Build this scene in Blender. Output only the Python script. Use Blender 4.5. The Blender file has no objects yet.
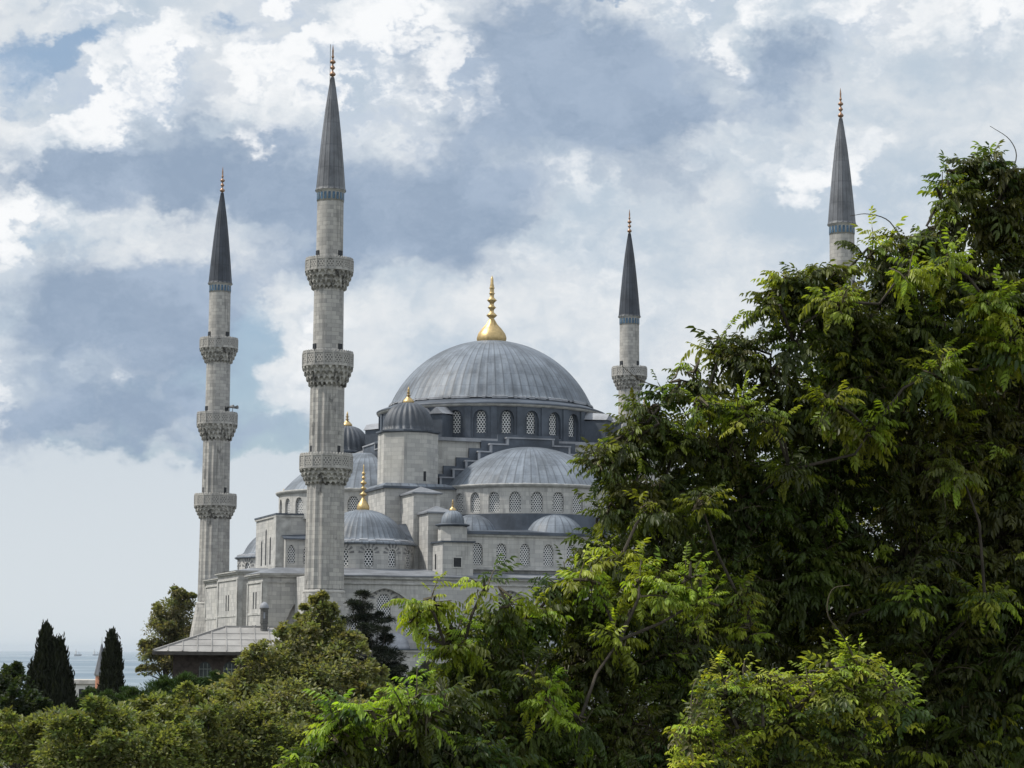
import bpy, bmesh, math, random
import numpy as np
from mathutils import Vector, Matrix
random.seed(7); rng = np.random.default_rng(7)
R = math.radians; PI = math.pi
scene = bpy.context.scene; col = scene.collection

# ------------------------------------------------------------------ camera
EYE = 10.0; FPX = 2278.0; PITCH = math.atan(269/FPX)
cam_d = bpy.data.cameras.new('camera'); cam = bpy.data.objects.new('camera', cam_d); col.objects.link(cam)
cam_d.sensor_width = 36; cam_d.lens = 36*FPX/1024; cam_d.clip_start = .1; cam_d.clip_end = 200000
cam.location = (0, 0, EYE); ROLL = .007                                        # the phone was held very slightly askew
cam.rotation_euler = (Matrix.Rotation(PI/2+PITCH, 3, 'X') @ Matrix.Rotation(ROLL, 3, 'Z')).to_euler()
scene.camera = cam
scene.view_settings.view_transform = 'Standard'; scene.view_settings.look = 'None'
scene.view_settings.exposure = 0.12; scene.view_settings.gamma = 1.0
scene.view_settings.use_curve_mapping = False
scene.cycles.use_denoising = True
scene.cycles.max_bounces = 8; scene.cycles.transparent_max_bounces = 8

# ------------------------------------------------------------------ sun
SUN_EL = 52.0; SUN_AZ = -90.0          # azimuth from the view direction (+Y), negative = to the left
sd = bpy.data.lights.new('sun', 'SUN'); so = bpy.data.objects.new('sun', sd); col.objects.link(so)
sd.energy = 3.7; sd.angle = R(3); sd.color = (1.0, .95, .86)
to_sun = Vector((math.sin(R(SUN_AZ))*math.cos(R(SUN_EL)), math.cos(R(SUN_AZ))*math.cos(R(SUN_EL)), math.sin(R(SUN_EL))))
so.rotation_euler = to_sun.to_track_quat('Z', 'Y').to_euler(); so.location = (-60, 20, 150)

# ------------------------------------------------------------------ node helpers
class NT:
    def __init__(s, tree): s.t = tree; s.t.nodes.clear()
    def n(s, typ, **kw):
        nd = s.t.nodes.new(typ)
        for k, v in kw.items(): setattr(nd, k, v)
        return nd
    def inp(s, sock, v):
        if hasattr(v, 'is_output') or isinstance(v, bpy.types.NodeSocket): s.t.links.new(v, sock)
        elif isinstance(v, tuple) and len(v) == 3 and sock.type == 'RGBA': sock.default_value = (*v, 1)
        else: sock.default_value = v
    def m(s, op, a, b=None, c=None, clamp=False):
        nd = s.n('ShaderNodeMath', operation=op, use_clamp=clamp)
        for i, v in enumerate((a, b, c)):
            if v is not None: s.inp(nd.inputs[i], v)
        return nd.outputs[0]
    def vm(s, op, a, b=None, scale=None):
        nd = s.n('ShaderNodeVectorMath', operation=op)
        s.inp(nd.inputs[0], a)
        if b is not None: s.inp(nd.inputs[1], b)
        if scale is not None: s.inp(nd.inputs['Scale'], scale)
        return nd.outputs[0]
    def mix(s, f, a, b, mode='MIX'):
        nd = s.n('ShaderNodeMix', data_type='RGBA', blend_type=mode)
        s.inp(nd.inputs[0], f); s.inp(nd.inputs[6], a); s.inp(nd.inputs[7], b)
        return nd.outputs[2]
    def ramp(s, v, a, b, lo=0.0, hi=1.0):
        nd = s.n('ShaderNodeMapRange', interpolation_type='SMOOTHSTEP')
        s.inp(nd.inputs[0], v); s.inp(nd.inputs[1], a); s.inp(nd.inputs[2], b); s.inp(nd.inputs[3], lo); s.inp(nd.inputs[4], hi)
        return nd.outputs[0]
    def noise(s, vec, scale, detail=4, rough=.5, dist=0.0):
        nd = s.n('ShaderNodeTexNoise'); s.inp(nd.inputs['Vector'], vec)
        nd.inputs['Scale'].default_value = scale; nd.inputs['Detail'].default_value = detail
        nd.inputs['Roughness'].default_value = rough; nd.inputs['Distortion'].default_value = dist
        return nd
    def comb(s, x, y, z):
        nd = s.n('ShaderNodeCombineXYZ')
        for i, v in enumerate((x, y, z)): s.inp(nd.inputs[i], v)
        return nd.outputs[0]

# ------------------------------------------------------------------ sky with clouds (world)
world = bpy.data.worlds.new('World'); scene.world = world; world.use_nodes = True
def build_sky():
    k = NT(world.node_tree)
    out = k.n('ShaderNodeOutputWorld'); bg = k.n('ShaderNodeBackground')
    k.t.links.new(bg.outputs[0], out.inputs[0])
    sky = k.n('ShaderNodeTexSky', sky_type='NISHITA', sun_disc=False, sun_elevation=R(SUN_EL), sun_rotation=R(SUN_AZ))
    skyc = k.vm('SCALE', sky.outputs[0], scale=.10)
    d = k.n('ShaderNodeTexCoord').outputs['Generated']
    sp = k.n('ShaderNodeSeparateXYZ'); k.inp(sp.inputs[0], d)
    X, Y, Z = sp.outputs
    az = k.m('ARCTAN2', X, Y); el = k.m('ARCSINE', Z)
    P = k.vm('MULTIPLY', d, (10., 10., 14.))          # direction on the sky dome; clouds flatten towards the horizon
    c5 = lambda n: k.vm('SUBTRACT', n.outputs['Color'], (.5, .5, .5))
    w1 = c5(k.noise(P, .9, 4, .55)); w2 = c5(k.noise(P, 3.2, 5, .6)); w3 = c5(k.noise(P, 9., 3, .6))
    wa = k.n('ShaderNodeSeparateXYZ'); k.inp(wa.inputs[0], k.vm('ADD', k.vm('SCALE', w1, scale=.030), k.vm('SCALE', w2, scale=.045)))
    A = k.m('ADD', az, wa.outputs[0]); E = k.m('ADD', el, wa.outputs[2])
    def blob(lst):
        tot = None
        for (px, py, rx, ry, h) in lst:
            a0, e0 = (px-512)/FPX, (653-py)/FPX
            ex = k.m('MULTIPLY', k.m('SUBTRACT', A, a0), FPX/rx); ey = k.m('MULTIPLY', k.m('SUBTRACT', E, e0), FPX/ry)
            q = k.m('ADD', k.m('MULTIPLY', ex, ex), k.m('MULTIPLY', ey, ey))
            g = k.m('MULTIPLY', k.m('POWER', 2.71828, k.m('MULTIPLY', q, -1.0)), h)
            tot = g if tot is None else k.m('ADD', tot, g)
        return tot
    f1 = k.m('SUBTRACT', k.noise(P, 1.5, 7, .55).outputs[0], .5)
    Pw = k.vm('ADD', P, k.vm('ADD', k.vm('SCALE', w2, scale=.7), k.vm('SCALE', w3, scale=.12)))
    def billow(vec):                                    # puffy heaps: rounded lobes with sharp creases, on several scales
        tot = None
        for sc, am in ((1.7, 1.0), (3.7, .55), (8.1, .2), (17.5, .07)):
            v = k.m('MULTIPLY', k.m('ABSOLUTE', k.m('SUBTRACT', k.noise(vec, sc, 0).outputs[0], .5)), 2*am)
            tot = v if tot is None else k.m('ADD', tot, v)
        return k.m('SUBTRACT', k.m('MULTIPLY', tot, 1.25), .5)      # about -.5 in the creases to +.5 on the heaps
    b0 = billow(Pw); b1 = billow(k.vm('ADD', Pw, (-.08, .0, .15)))
    f2 = k.m('SUBTRACT', k.noise(k.vm('ADD', Pw, (3.1, 7.7, 1.3)), 2.2, 7, .58).outputs[0], .5)
    relief = k.m('SUBTRACT', b0, b1)                    # positive where a heap faces the light above left
    G = blob([(110, 195, 110, 34, 1.0), (250, 170, 90, 48, .75), (160, 130, 70, 40, .35), (60, 185, 50, 30, .5), (330, 205, 60, 40, .5), (110, 325, 80, 55, .95), (190, 300, 60, 45, .7), (50, 330, 50, 45, .6), (180, 345, 60, 40, .6), (140, 425, 130, 36, .75), (50, 415, 60, 40, .7), (230, 430, 50, 40, .4),
              (430, 215, 110, 60, 1.1), (300, 250, 60, 40, .5), (560, 100, 120, 90, 1.05), (640, 85, 70, 60, .5), (700, 115, 70, 30, .75), (790, 70, 38, 70, .85), (520, 30, 70, 40, .4), (410, 50, 60, 40, .35), (960, 70, 40, 60, .3), (20, 60, 30, 30, .3), (720, 60, 60, 16, .4), (680, 185, 40, 26, .25)])
    Wt = blob([(130, 100, 75, 40, .85), (90, 130, 70, 38, .7), (70, 105, 60, 20, .5), (170, 60, 60, 22, .7), (255, 60, 50, 36, .95), (245, 95, 40, 24, .5), (105, 165, 30, 14, .6), (235, 158, 30, 18, .75), (110, 33, 70, 12, .85), (250, 20, 60, 12, .6),
               (390, 60, 80, 60, .7), (350, 110, 60, 50, .55), (410, 20, 60, 26, .5), (470, 85, 40, 26, .6), (420, 120, 60, 30, .4), (752, 70, 34, 17, 1.2), (705, 55, 26, 14, .7), (690, 20, 60, 22, .85), (760, 10, 40, 16, .6), (855, 55, 40, 60, .75), (920, 30, 60, 40, .4), (1000, 30, 30, 40, .6),
               (140, 388, 20, 15, 1.0), (75, 380, 24, 11, .9), (8, 385, 14, 70, .8), (5, 215, 40, 46, .8), (60, 232, 70, 16, .5), (40, 305, 13, 9, .8), (15, 300, 10, 30, .5),
               (560, 180, 120, 26, .5), (690, 130, 40, 20, .5), (780, 170, 90, 50, .55), (310, 330, 40, 50, .5), (275, 420, 14, 12, .4), (870, 190, 60, 50, .4), (500, 250, 140, 40, .3)])
    Bl = blob([(60, 60, 70, 18, .9), (20, 85, 36, 26, .8), (220, 35, 30, 10, .35), (615, 0, 30, 7, .8), (60, 8, 50, 12, .5), (240, 370, 40, 70, .95), (262, 430, 50, 36, .85), (160, 400, 60, 20, .4), (20, 258, 40, 14, .5), (100, 260, 60, 14, .35), (60, 430, 60, 24, .45), (150, 450, 90, 14, .5), (920, 45, 40, 14, .3), (590, 250, 40, 8, .35)])
    low = k.ramp(k.m('ADD', el, wa.outputs[2]), .078, .089)                       # below the cloud base a smooth pale band
    g = k.ramp(k.m('ADD', k.m('MULTIPLY', G, k.m('ADD', .95, f1)), k.m('ADD', k.m('MULTIPLY', f1, .9), k.m('MULTIPLY', relief, -.35))), .12, .95)
    w = k.m('ADD', k.m('MULTIPLY', Wt, k.m('ADD', .80, k.m('MULTIPLY', b0, 1.2))), k.m('ADD', k.m('MULTIPLY', b0, .35), k.m('SUBTRACT', k.m('MULTIPLY', f2, 1.0), k.m('MULTIPLY', G, .42))))
    w = k.ramp(w, -.06, 1.12)
    b = k.ramp(k.m('ADD', Bl, k.m('ADD', k.m('MULTIPLY', f1, 1.0), k.m('MULTIPLY', b0, -.5))), .25, .75)
    veil = k.mix(k.ramp(el, 0, .17), (.63, .68, .715), (.54, .605, .675))
    veil2 = k.mix(k.ramp(k.m('ADD', f1, k.m('MULTIPLY', f2, .6)), -.22, .22), (.46, .545, .635), (.74, .765, .785))
    veil2 = k.mix(k.ramp(el, .085, .13), veil, veil2)
    c = k.mix(k.m('MULTIPLY', b, .85), veil2, k.mix(.25, skyc, (.27, .44, .64)))
    c = k.mix(k.m('MULTIPLY', g, .95), c, k.mix(k.ramp(f2, -.2, .2), (.255, .335, .455), (.345, .43, .555)))
    sh = k.ramp(k.m('ADD', relief, k.m('MULTIPLY', b0, .25)), -.36, .26)
    c = k.mix(k.m('MULTIPLY', w, .92), c, k.mix(sh, (.47, .55, .66), (.90, .91, .92)))
    c = k.mix(low, veil, c)
    # unseen cloud overhead and behind the viewer, brightened to give shaded fronts more light
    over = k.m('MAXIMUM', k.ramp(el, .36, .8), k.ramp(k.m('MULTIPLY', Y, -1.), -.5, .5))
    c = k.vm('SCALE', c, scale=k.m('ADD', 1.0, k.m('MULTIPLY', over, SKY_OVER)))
    below = k.ramp(Z, -.03, -.002)
    c = k.mix(below, (.10, .11, .10), c)
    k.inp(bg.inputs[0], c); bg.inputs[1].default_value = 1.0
    world.cycles.sampling_method = 'MANUAL'; world.cycles.sample_map_resolution = 256
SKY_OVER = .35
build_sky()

# ------------------------------------------------------------------ materials
def newmat(name):
    m = bpy.data.materials.new(name); m.use_nodes = True
    k = NT(m.node_tree); out = k.n('ShaderNodeOutputMaterial'); p = k.n('ShaderNodeBsdfPrincipled')
    k.t.links.new(p.outputs[0], out.inputs[0]); p.inputs['Specular IOR Level'].default_value = .3
    return m, k, p, out
def stone(name, c1, c2, bw=.9, bh=.42, stain=.5, bump=.25, mortar=.75):
    m, k, p, out = newmat(name)
    uv = k.n('ShaderNodeUVMap').outputs[0]; ob = k.n('ShaderNodeTexCoord').outputs['Object']
    br = k.n('ShaderNodeTexBrick', offset=.45)
    k.inp(br.inputs['Vector'], uv)
    k.inp(br.inputs['Color1'], c1); k.inp(br.inputs['Color2'], c2); k.inp(br.inputs['Mortar'], tuple(x*mortar for x in c2))
    br.inputs['Scale'].default_value = 1; br.inputs['Mortar Size'].default_value = .018; br.inputs['Brick Width'].default_value = bw; br.inputs['Row Height'].default_value = bh
    br.inputs['Mortar Smooth'].default_value = .3; br.inputs['Bias'].default_value = -.1
    n1 = k.noise(ob, .16, 6, .6).outputs[0]; n2 = k.noise(ob, 1.1, 6, .65).outputs[0]
    st = k.noise(k.vm('MULTIPLY', ob, (1.6, 1.6, .12)), 1.0, 6, .7).outputs[0]
    c = k.mix(k.m('MULTIPLY', k.ramp(n2, .35, .8), .45), br.outputs[0], (c1[0]*.80, c1[1]*.80, c1[2]*.82))
    c = k.mix(k.m('MULTIPLY', k.ramp(st, .47, .70), stain), c, (.15, .148, .145))
    c = k.mix(k.m('MULTIPLY', k.ramp(n1, .45, .75), .35), c, (c1[0]*1.12, c1[1]*1.09, c1[2]*1.02))
    k.inp(p.inputs['Base Color'], c); p.inputs['Roughness'].default_value = .88
    b = k.n('ShaderNodeBump'); b.inputs['Strength'].default_value = bump; b.inputs['Distance'].default_value = .04
    k.inp(b.inputs['Height'], k.m('ADD', k.m('MULTIPLY', br.outputs['Fac'], -.8), n2)); k.inp(p.inputs['Normal'], b.outputs[0])
    return m
def lead(name, c, seams=True, rough=.5, var=.35):
    m, k, p, out = newmat(name)
    uv = k.n('ShaderNodeUVMap').outputs[0]; ob = k.n('ShaderNodeTexCoord').outputs['Object']
    n1 = k.noise(ob, .35, 6, .6).outputs[0]; n2 = k.noise(k.vm('MULTIPLY', ob, (1, 1, .4)), 2.2, 6, .65).outputs[0]
    lo = tuple(x*(1-var) for x in c); hi = tuple(x*(1+var) for x in c)
    cc = k.mix(k.ramp(n1, .3, .7), lo, hi)
    if seams:
        br = k.n('ShaderNodeTexBrick', offset=.5); k.inp(br.inputs['Vector'], uv)
        k.inp(br.inputs['Color1'], (1.0, 1.0, 1.0)); k.inp(br.inputs['Color2'], (.82, .83, .85)); k.inp(br.inputs['Mortar'], (.74, .75, .77))
        br.inputs['Scale'].default_value = 1; br.inputs['Mortar Size'].default_value = .03; br.inputs['Brick Width'].default_value = 1.0; br.inputs['Row Height'].default_value = 1.0
        cc = k.mix(1.0, cc, br.outputs[0], 'MULTIPLY')
        su = k.n('ShaderNodeSeparateXYZ'); k.inp(su.inputs[0], uv)
        rb = k.m('ABSOLUTE', k.m('SUBTRACT', k.m('FRACT', k.m('ADD', su.outputs[0], .5)), .5))
        cc = k.mix(k.ramp(rb, .05, .13, .55, 0.), cc, tuple(x*.35 for x in c))
        streak = k.noise(k.vm('MULTIPLY', uv, (2.3, .25, 1)), 1.0, 5, .6).outputs[0]
        cc = k.mix(k.m('MULTIPLY', k.ramp(streak, .52, .72), .28), cc, tuple(min(1, x*1.75) for x in c))
    cc = k.mix(k.m('MULTIPLY', k.ramp(n2, .5, .8), .4), cc, tuple(min(1, x*1.7) for x in c))
    k.inp(p.inputs['Base Color'], cc); p.inputs['Metallic'].default_value = .0
    k.inp(p.inputs['Roughness'], k.m('ADD', rough-.1, k.m('MULTIPLY', n2, .25)))
    b = k.n('ShaderNodeBump'); b.inputs['Strength'].default_value = .25; b.inputs['Distance'].default_value = .05
    k.inp(b.inputs['Height'], n2); k.inp(p.inputs['Normal'], b.outputs[0])
    return m
def plain(name, c, rough=.7, metal=0.0, var=.25, scale=1.5):
    m, k, p, out = newmat(name); ob = k.n('ShaderNodeTexCoord').outputs['Object']
    n = k.noise(ob, scale, 6, .6).outputs[0]
    k.inp(p.inputs['Base Color'], k.mix(k.ramp(n, .3, .7), tuple(x*(1-var) for x in c), tuple(min(1, x*(1+var)) for x in c)))
    p.inputs['Roughness'].default_value = rough; p.inputs['Metallic'].default_value = metal
    return m
def lattice(name, light, dark, p=.27):
    m, k, pr, out = newmat(name)
    uv = k.n('ShaderNodeSeparateXYZ'); k.inp(uv.inputs[0], k.n('ShaderNodeUVMap').outputs[0])
    def cell(du, dv):
        a = k.m('SUBTRACT', k.m('FRACT', k.m('ADD', k.m('DIVIDE', uv.outputs[0], p), du)), .5)
        b = k.m('SUBTRACT', k.m('FRACT', k.m('ADD', k.m('DIVIDE', uv.outputs[1], p*1.5), dv)), .5)
        return k.m('SQRT', k.m('ADD', k.m('MULTIPLY', a, a), k.m('MULTIPLY', k.m('MULTIPLY', b, b), 2.25)))
    d = k.m('MINIMUM', cell(0., 0.), cell(.5, .5))
    k.inp(pr.inputs['Base Color'], k.mix(k.ramp(d, .31, .40), dark, light)); pr.inputs['Roughness'].default_value = .8
    return m
M = {}
M['stone'] = stone('limestone', (.475, .465, .445), (.315, .313, .308), .95, .46, .55, .25, .9)
M['stone2'] = stone('limestone_minaret', (.43, .415, .39), (.245, .24, .235), .85, .42, .75, .4, .85)
M['trim'] = plain('carved_stone', (.38, .375, .36), .85, 0, .25, 1.2)
M['muq'] = plain('weathered_stone', (.31, .30, .28), .9, 0, .55, 2.0)
def soot(m, c, lo, hi, scale):                              # black crust in patches of its own shape
    k = NT.__new__(NT); k.t = m.node_tree; p = next(n for n in k.t.nodes if n.type == 'BSDF_PRINCIPLED'); src = p.inputs['Base Color'].links[0].from_socket
    n = k.noise(k.vm('MULTIPLY', k.n('ShaderNodeTexCoord').outputs['Object'], (1, 1, .45)), scale, 5, .65).outputs[0]
    k.inp(p.inputs['Base Color'], k.mix(k.ramp(n, lo, hi), src, c))
soot(M['muq'], (.06, .058, .056), .54, .66, 1.3); soot(M['stone2'], (.12, .118, .115), .60, .72, .8)
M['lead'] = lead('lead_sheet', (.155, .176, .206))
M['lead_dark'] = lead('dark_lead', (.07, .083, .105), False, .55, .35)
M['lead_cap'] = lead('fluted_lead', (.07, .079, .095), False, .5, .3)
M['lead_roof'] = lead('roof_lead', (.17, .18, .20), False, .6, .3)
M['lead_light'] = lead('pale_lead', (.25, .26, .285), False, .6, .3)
M['spire_a'] = lead('spire_lead', (.13, .136, .15)); M['spire_b'] = lead('spire_lead_dark', (.045, .052, .066))
M['gold'] = plain('gilding', (.50, .37, .185), .48, .75, .15, 3)
M['copper'] = plain('bronze_finial', (.30, .19, .13), .45, .6, .3, 4)
M['lattice'] = lattice('stone_lattice', (.70, .695, .68), (.035, .04, .05))
M['lattice_wide'] = lattice('drum_lattice', (.70, .70, .69), (.03, .035, .045), .34)
M['lattice_fine'] = lattice('parapet_lattice', (.40, .385, .36), (.14, .135, .13), .30)
M['dark'] = plain('dark_opening', (.02, .022, .026), .6)
M['tile'] = plain('blue_tile', (.06, .12, .19), .35, 0, .4, 3)
M['fan'] = plain('grey_voussoir', (.17, .17, .175), .85)
M['steel'] = plain('grey_steel', (.2, .2, .2), .5, .5)

# ------------------------------------------------------------------ mesh builder
class MB:
    def __init__(s, T=None, zo=0.0): s.V = []; s.F = []; s.UV = []; s.S = []; s.T = T; s.zo = zo
    def face(s, pts, uv=None, smooth=False):
        pts = [Vector(p) for p in pts]
        if s.T: pts = [Vector(s.T(*p)) for p in pts]
        if uv is None:
            n = (pts[1]-pts[0]).cross(pts[-1]-pts[0])
            if len(pts) > 3: n += (pts[2]-pts[1]).cross(pts[-1]-pts[1])
            n = n.normalized() if n.length > 1e-12 else Vector((0, 0, 1))
            if abs(n.z) < .75:
                t = Vector((-n.y, n.x, 0)).normalized(); uv = [(p.dot(t), p.z) for p in pts]
            else: uv = [(p.x, p.y) for p in pts]
        b = len(s.V); s.V += [(p.x, p.y, p.z+s.zo) for p in pts]; s.F.append(tuple(range(b, b+len(pts)))); s.UV.append(uv); s.S.append(smooth)
    def box(s, x0, x1, y0, y1, z0, z1, bottom=True):
        p = lambda a, b, c: ((x0, x1)[a], (y0, y1)[b], (z0, z1)[c])
        for q in (((0,0,0),(1,0,0),(1,0,1),(0,0,1)), ((1,1,0),(0,1,0),(0,1,1),(1,1,1)), ((0,1,0),(0,0,0),(0,0,1),(0,1,1)), ((1,0,0),(1,1,0),(1,1,1),(1,0,1)), ((0,0,1),(1,0,1),(1,1,1),(0,1,1)), ((0,1,0),(1,1,0),(1,0,0),(0,0,0))):
            s.face([p(*c) for c in q])
    def prism(s, poly, z0, z1, top=True, poly2=None):
        n = len(poly); q = poly2 or poly
        for i in range(n):
            a, b = poly[i], poly[(i+1) % n]; c, d = q[(i+1) % n], q[i]
            s.face([(*a, z0), (*b, z0), (*c, z1), (*d, z1)])
        if top: s.face([(*a, z1) for a in q]); s.face([(*a, z0) for a in reversed(poly)])
    def slabS(s, poly, s0, s1):
        """polygon (t,z) given counter-clockwise seen from outside, extruded between s0 (inner) and s1 (outer), y=-s"""
        s.face([(t, -s1, z) for t, z in poly]); s.face([(t, -s0, z) for t, z in reversed(poly)])
        n = len(poly)
        for i in range(n):
            a, b = poly[i], poly[(i+1) % n]
            s.face([(a[0], -s0, a[1]), (b[0], -s0, b[1]), (b[0], -s1, b[1]), (a[0], -s1, a[1])])
    def pyramid(s, x0, x1, y0, y1, z0, z1):
        c = ((x0+x1)/2, (y0+y1)/2, z1); q = [(x0,y0,z0),(x1,y0,z0),(x1,y1,z0),(x0,y1,z0)]
        for i in range(4): s.face([q[i], q[(i+1) % 4], c])
        s.face(q[::-1])
    def lathe(s, prof, n, c=(0, 0), a0=0.0, a1=2*PI, rib=None, smooth=True, uturn=None, vscale=1.0, ang0=0.0):
        full = abs(a1-a0-2*PI) < 1e-6
        L = [0.0]
        for i in range(1, len(prof)): L.append(L[-1]+math.hypot(prof[i][0]-prof[i-1][0], prof[i][1]-prof[i-1][1]))
        rref = max(p[0] for p in prof); ut = uturn or 2*PI*rref
        def P(i, j):
            a = ang0+a0+(a1-a0)*j/n; r, z = prof[i]; z = z
            if rib: r = r*1.0+rib(j, i, r)
            return (c[0]+r*math.sin(a), c[1]-r*math.cos(a), z)
        for i in range(len(prof)-1):
            for j in range(n):
                u0 = ut*j/n*(a1-a0)/(2*PI); u1 = ut*(j+1)/n*(a1-a0)/(2*PI); v0, v1 = L[i]/vscale, L[i+1]/vscale
                a, b, d, e = P(i, j), P(i, j+1), P(i+1, j+1), P(i+1, j)
                if prof[i+1][0] < 1e-6: s.face([a, b, d], [(u0, v0), (u1, v0), (u1, v1)], smooth)
                elif prof[i][0] < 1e-6: s.face([a, d, e], [(u0, v0), (u1, v1), (u0, v1)], smooth)
                else: s.face([a, b, d, e], [(u0, v0), (u1, v0), (u1, v1), (u0, v1)], smooth)
    def tube(s, pts, r0, r1, n=6):
        pts = [Vector(p) for p in pts]; rings = []
        for i, p in enumerate(pts):
            d = (pts[min(i+1, len(pts)-1)]-pts[max(i-1, 0)]).normalized()
            x = d.cross(Vector((.3, .9, .25))).normalized(); y = d.cross(x)
            r = r0+(r1-r0)*i/(len(pts)-1)
            rings.append([p+x*(r*math.cos(2*PI*j/n))+y*(r*math.sin(2*PI*j/n)) for j in range(n)])
        for i in range(len(rings)-1):
            for j in range(n): s.face([rings[i][j], rings[i][(j+1) % n], rings[i+1][(j+1) % n], rings[i+1][j]], None, True)
        s.face(rings[-1])
    def build(s, name, mat, parent=None, merge=True):
        me = bpy.data.meshes.new(name); me.from_pydata(s.V, [], s.F)
        uvl = me.uv_layers.new(name='UVMap'); uvl.data.foreach_set('uv', np.array([x for f in s.UV for q in f for x in q], 'f'))
        me.polygons.foreach_set('use_smooth', np.array(s.S, dtype=bool)); me.update()
        if merge:
            bm = bmesh.new(); bm.from_mesh(me); bmesh.ops.remove_doubles(bm, verts=bm.verts, dist=2e-4); 
            bm.to_mesh(me); bm.free()
        me.materials.append(M[mat] if isinstance(mat, str) else mat)
        o = bpy.data.objects.new(name, me); col.objects.link(o)
        if parent: o.parent = parent
        return o
def empty(name, loc, label=None, cat=None, group=None, rz=0.0, kind=None):
    o = bpy.data.objects.new(name, None); col.objects.link(o); o.location = loc; o.rotation_euler = (0, 0, rz); o.empty_display_size = .5
    return tag(o, label, cat, group, kind)
def tag(o, label=None, cat=None, group=None, kind=None):
    for kk, vv in (('label', label), ('category', cat), ('group', group), ('kind', kind)):
        if vv: o[kk] = vv
    return o

# ================================================================== SETTING
def at(px, py, D):
    """world point on the sight line of a place in the view at distance D (used to site trees and houses)"""
    dx, dy = px-512, py-384; px, py = 512+dx+ROLL*dy, 384+dy-ROLL*dx
    x = (px-512)/FPX; y = -(py-384)/FPX; c, s = math.cos(PITCH), math.sin(PITCH)
    d = Vector((x, c-s*y, s+c*y)); d *= D/d.y
    return Vector((d.x, d.y, d.z+EYE))
def build_setting():
    SEA = -40.0
    # one sheet of ground: park level round the mosque, falling to the shore
    m, k, p, out = newmat('ground_earth'); ob = k.n('ShaderNodeTexCoord').outputs['Object']
    n = k.noise(ob, .05, 8, .6).outputs[0]
    k.inp(p.inputs['Base Color'], k.mix(k.ramp(n, .35, .65), (.05, .06, .03), (.12, .11, .085))); p.inputs['Roughness'].default_value = .95
    g = MB(); ys = [-150, 0, 60, 150, 250, 330, 420, 550, 700, 900, 1150]; zs = [0, 0, 0, 0, 0, -1, -7, -18, -28, -36, -44]
    xs = [-700, -350, -150, -60, 0, 60, 150, 350, 700]
    for i in range(len(ys)-1):
        for j in range(len(xs)-1):
            g.face([(xs[j], ys[i], zs[i]), (xs[j+1], ys[i], zs[i]), (xs[j+1], ys[i+1], zs[i+1]), (xs[j], ys[i+1], zs[i+1])], None, True)
    tag(g.build('ground', m), kind='structure')
    m, k, p, out = newmat('sea_water'); ob = k.n('ShaderNodeTexCoord').outputs['Object']
    s1 = k.noise(k.vm('MULTIPLY', ob, (.0009, .00035, 1)), 1.0, 5, .6).outputs[0]
    k.inp(p.inputs['Base Color'], k.mix(k.ramp(s1, .35, .65), (.10, .15, .20), (.20, .25, .28)))
    k.inp(p.inputs['Roughness'], k.ramp(s1, .4, .6, .55, .22)); p.inputs['Specular IOR Level'].default_value = .5
    b = k.n('ShaderNodeBump'); b.inputs['Strength'].default_value = .9; b.inputs['Distance'].default_value = 1.0
    k.inp(b.inputs['Height'], k.noise(ob, .15, 6, .65).outputs[0]); k.inp(p.inputs['Normal'], b.outputs[0])
    w = MB(); w.face([(-60000, 600, SEA), (60000, 600, SEA), (60000, 100000, SEA), (-60000, 100000, SEA)])
    tag(w.build('sea', m), kind='structure')
    return SEA
SEA = build_setting()

# ================================================================== MOSQUE
ROT = math.atan2(.310, .951); CX, CY = -2.5, 272.0; ZB = EYE      # local heights are from eye level; ZB lifts them
MOSQUE = empty('mosque', (CX, CY, 0), 'large grey stone mosque with lead covered domes and a gold topped central dome', 'mosque', rz=ROT)
SIDES = [lambda x, y, z: (x, y, z), lambda x, y, z: (y, -x, z), lambda x, y, z: (-x, -y, z), lambda x, y, z: (-y, x, z)]
def mb(side=0): return MB(SIDES[side], ZB)
def flat(s): return lambda a, z, d: (a, -(s-d), z)
def cyl(cx, cy, r): return lambda a, z, d: (cx+(r-d)*math.sin(a/r), cy-(r-d)*math.cos(a/r), z)
def arch_pts(ac, w, zspr, ztop, n=8, pointed=False):
    pts = []
    for i in range(n+1):
        u = -1+2*i/n
        if pointed: h = (1-abs(u)**1.55)**.75 if abs(u) < 1 else 0
        else: h = math.sqrt(max(0, 1-u*u))
        pts.append((ac+u*w/2, zspr+(ztop-zspr)*h))
    return pts
def opening(wall, mp, a0, a1, z0, z1, ac, w, zs, zspr, ztop, depth, pointed=False, n=8):
    """wall panel with an arched recess; returns the outline so that a pane can be set in it"""
    P = arch_pts(ac, w, zspr, ztop, n, pointed); l, r = ac-w/2, ac+w/2
    q = lambda a, b, c, d: wall.face([mp(*a, 0), mp(*b, 0), mp(*c, 0), mp(*d, 0)])
    q((a0, z0), (l, z0), (l, z1), (a0, z1)); q((r, z0), (a1, z0), (a1, z1), (r, z1)); q((l, z0), (r, z0), (r, zs), (l, zs))
    for i in range(n): q(P[i], P[i+1], (P[i+1][0], z1), (P[i][0], z1))
    ol = [(l, zs)]+P+[(r, zs)]
    for i in range(len(ol)):
        a, b = ol[i], ol[(i+1) % len(ol)]
        wall.face([mp(*a, 0), mp(*b, 0), mp(*b, depth), mp(*a, depth)])
    return P
def pane(side, mp, P, zs, depth, mat='lattice', parent=None, name='window'):
    o = mb(side); ac = (P[0][0]+P[-1][0])/2
    for i in range(len(P)-1):
        if abs(P[i][1]-zs) < 1e-6 and abs(P[i+1][1]-zs) < 1e-6: continue
        q = [(P[i][0], zs), (P[i+1][0], zs), P[i+1], P[i]]
        o.face([mp(*c, depth) for c in q], [(c[0]-ac, c[1]-zs) for c in q])
    return o.build(name, mat, parent or MOSQUE)
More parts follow.
